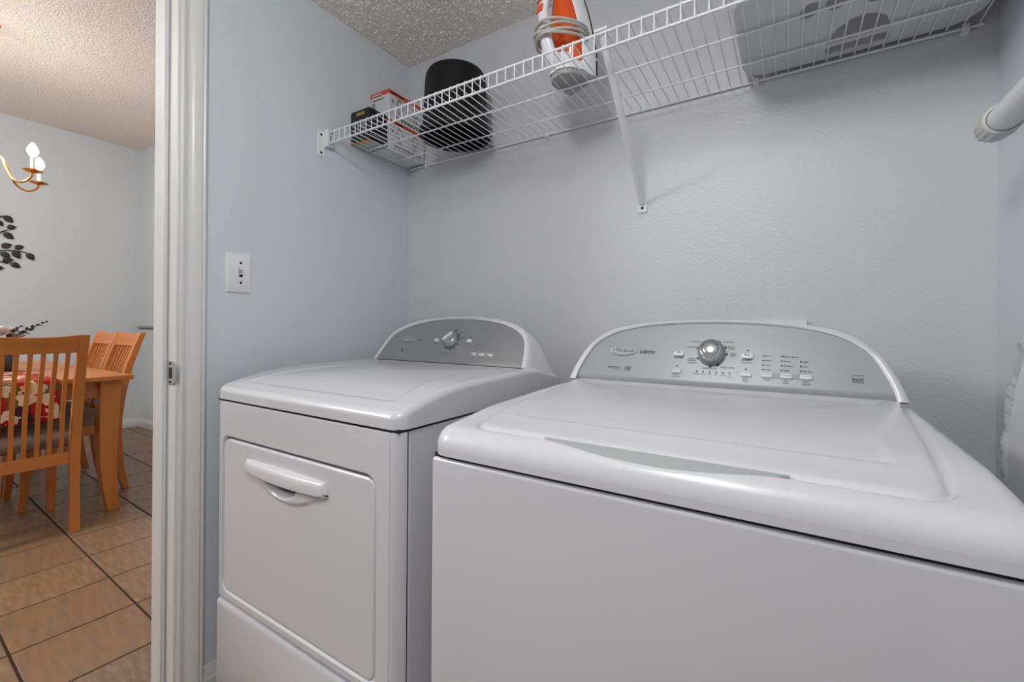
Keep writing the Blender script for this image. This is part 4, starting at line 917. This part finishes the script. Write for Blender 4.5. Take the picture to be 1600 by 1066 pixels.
def sprig(tip, seed, nleaf=11, size=0.020):
    q = random.Random(seed); b = Vector((-3.90, 0.590, 0.92)); t = Vector(tip); mid = (b + t) / 2 + Vector((0, 0, 0.02)); mb = MB()
    pts = [b * (1 - f) ** 2 + mid * 2 * f * (1 - f) + t * f * f for f in [k / 10 for k in range(11)]]
    mb.tube(pts, 0.0018, 5); finish('stem', mb, 'leaf', fa)
    for k in range(nleaf):
        f = 0.25 + 0.75 * k / nleaf; p = b * (1 - f) ** 2 + mid * 2 * f * (1 - f) + t * f * f
        d = (t - b).normalized(); sd_ = Vector((d.y, -d.x, 0)).normalized() if k % 2 else -Vector((d.y, -d.x, 0)).normalized()
        dirn = (d * 0.55 + sd_ * q.uniform(.2, .7) + Vector((0, 0, q.uniform(-.7, .8)))).normalized(); s_ = dirn.cross(Vector((q.uniform(-.4, .4), 0.3, 1))).normalized(); n_ = dirn.cross(s_)
        l_ = size * (1.6 - 0.7 * f)
        lf = MB().loft([[p + dirn * l_ * g - s_ * w2 + n_ * 0.0006, p + dirn * l_ * g + n_ * (0.0006 + w2 * .25), p + dirn * l_ * g + s_ * w2 + n_ * 0.0006] for g, w2 in ((0.02, .001), (.35, .30 * l_), (.7, .34 * l_), (1.0, .05 * l_))], closed=False)
        finish('leaf', lf, 'leaf', fa, angle=80)
sprig((-3.80, 0.755, 1.060), 4, 13, 0.024); sprig((-3.96, 0.73, 1.010), 6, 9, 0.026); sprig((-3.84, 0.66, 1.035), 8, 8, 0.026); sprig((-3.80, 0.60, 0.86), 9, 7, 0.02)

# metal leaf wall art
art = thing('metal_wall_art', 'dark metal leaf branch sculpture on the far dining wall', 'wall art', (DX, 0.75, 1.72))
def leafplate(y, z, L_, ang, name='leaf'):
    a = math.radians(ang); d = Vector((0, math.cos(a), math.sin(a))); s_ = Vector((0, -math.sin(a), math.cos(a))); rows = []
    for f, wd, bend in ((0, .02, 0), (.15, .25, .01), (.4, .37, .02), (.65, .32, 0.0), (.85, .17, -.05), (1.0, .01, -.12)):
        c = Vector((DX + 0.012, y, z)) + d * L_ * f + s_ * L_ * bend
        rows.append([c - s_ * wd * L_, c + Vector((0.006, 0, 0)), c + s_ * wd * L_, c + Vector((-0.004, 0, 0))])
    finish(name, MB().loft(rows, cap0=True, cap1=True), 'leaf_metal', art, angle=60)
pxy = lambda u, v: (DX, 0.8415 + u * 0.00375, 1.972 - (v - 335) * 0.00541)   # wall metres from a 2D layout
def on(u, v): p = pxy(u, v); return p[1], p[2]
for u, v, u2, v2 in ((4, 337, 20, 344.5), (-6, 346, 5, 352), (10, 356, 23, 350), (4, 364, 21, 370), (2, 387, 16, 379), (22, 387, 35, 380), (0, 395, 16, 401), (18, 391, 32, 400.5), (40, 392.5, 54, 401), (3, 408, 19.5, 403), (15, 411, 32, 414.5), (-10, 421, 5, 417), (-18, 360, -4, 352), (-20, 400, -5, 393), (-24, 380, -9, 376)):
    y0, z0 = on(u, v); y1, z1 = on(u2, v2); L_ = math.hypot(y1 - y0, z1 - z0); leafplate(y0, z0, L_, math.degrees(math.atan2(z1 - z0, y1 - y0)))
for pts in (((-40, 430), (-20, 410), (0, 391.5), (20, 389.5), (41, 391)), ((-30, 420), (-10, 410), (0, 409), (12, 411)), ((-30, 400), (-15, 378), (0, 363), (11, 358)), ((-25, 360), (-12, 344), (4, 337)), ((-60, 470), (-40, 430), (-30, 400), (-25, 360))):
    finish('branch', MB().tube([(DX + 0.010, *on(u, v)) for u, v in pts], 0.0045, 7), 'leaf_metal', art)

# thin ledge on the dining side wall
lg = finish('wall_ledge', MB().box(DX + 0.02, DX + 0.62, DY - 0.035, DY, 1.012, 1.034).box(DX + 0.03, DX + 0.61, DY - 0.022, DY, 1.004, 1.012), 'ledge', None, bevel=0.003); tag(lg, 'thin grey ledge on the dining wall near the corner', 'ledge')

# brass chandelier
CX, CY = -4.03, 0.530
cn = thing('chandelier', 'polished brass candle chandelier with lit bulbs over the dining table', 'chandelier', (CX, CY, DCEIL))
finish('ceiling_canopy', MB().lathe([(0.0, 0.0), (0.066, 0.0), (0.066, -0.006), (0.050, -0.020), (0.020, -0.034), (0.008, -0.040)], (CX, CY, DCEIL), 28, close=False), 'brass', cn)
finish('hanging_rod', MB().tube([(CX, CY, DCEIL - 0.038), (CX, CY, 2.18)], 0.006, 8), 'brass', cn)
finish('centre_column', MB().lathe([(0.006, 2.20), (0.018, 2.19), (0.012, 2.16), (0.030, 2.13), (0.034, 2.10), (0.014, 2.07), (0.020, 2.05), (0.036, 2.02), (0.050, 1.97), (0.040, 1.92), (0.016, 1.89), (0.022, 1.87), (0.0, 1.845)], (CX, CY, 0), 24, close=False), 'brass', cn)
for k in range(5):
    a = math.radians(41 + 72 * k); r = 0.255 if k != 1 else 0.272
    f = lambda d, z: (CX + d * math.cos(a), CY + d * math.sin(a), z)
    ctrl = [(0.020, 2.045), (0.045, 2.065), (0.075, 2.060), (0.100, 2.020), (0.122, 1.960), (0.150, 1.912), (0.188, 1.893), (0.222, 1.902), (0.246, 1.925), (0.255, 1.952)]
    sm = []
    for i in range(len(ctrl) - 1):
        p0, p1, p2, p3 = [ctrl[max(0, min(len(ctrl) - 1, i + q))] for q in (-1, 0, 1, 2)]
        for s_ in (0, .33, .66):
            sm.append(tuple(0.5 * (2 * p1[j] + (p2[j] - p0[j]) * s_ + (2 * p0[j] - 5 * p1[j] + 4 * p2[j] - p3[j]) * s_ ** 2 + (3 * p1[j] - p0[j] - 3 * p2[j] + p3[j]) * s_ ** 3) for j in (0, 1)))
    sm.append(ctrl[-1])
    finish('arm', MB().tube([f(d * r / 0.255, z) for d, z in sm], 0.0062, 9), 'brass', cn)
    c0 = f(r, 0)
    finish('drip_pan', MB().lathe([(0.0, 1.950), (0.012, 1.951), (0.040, 1.960), (0.046, 1.966), (0.040, 1.965), (0.016, 1.960), (0.014, 1.972), (0.0, 1.973)], c0, 24, close=False), 'brass', cn)
    cs_ = finish('candle_sleeve', MB().lathe([(0.0105, 1.966), (0.0105, 2.045)], c0, 16), 'candle', cn)
    finish('bulb', MB().lathe([(0.005, 2.044), (0.013, 2.052), (0.0245, 2.072), (0.0260, 2.085), (0.0190, 2.108), (0.008, 2.126), (0.0, 2.133)], c0, 18, close=False), 'bulb', cs_)
    pl_ = bpy.data.lights.new('candle_lamp', 'POINT'); pl_.energy = 2.6; pl_.color = (1.0, 0.95, 0.89); pl_.shadow_soft_size = 0.03
    po = bpy.data.objects.new('candle_lamp', pl_); col.objects.link(po); po.location = (c0[0], c0[1], 2.165)
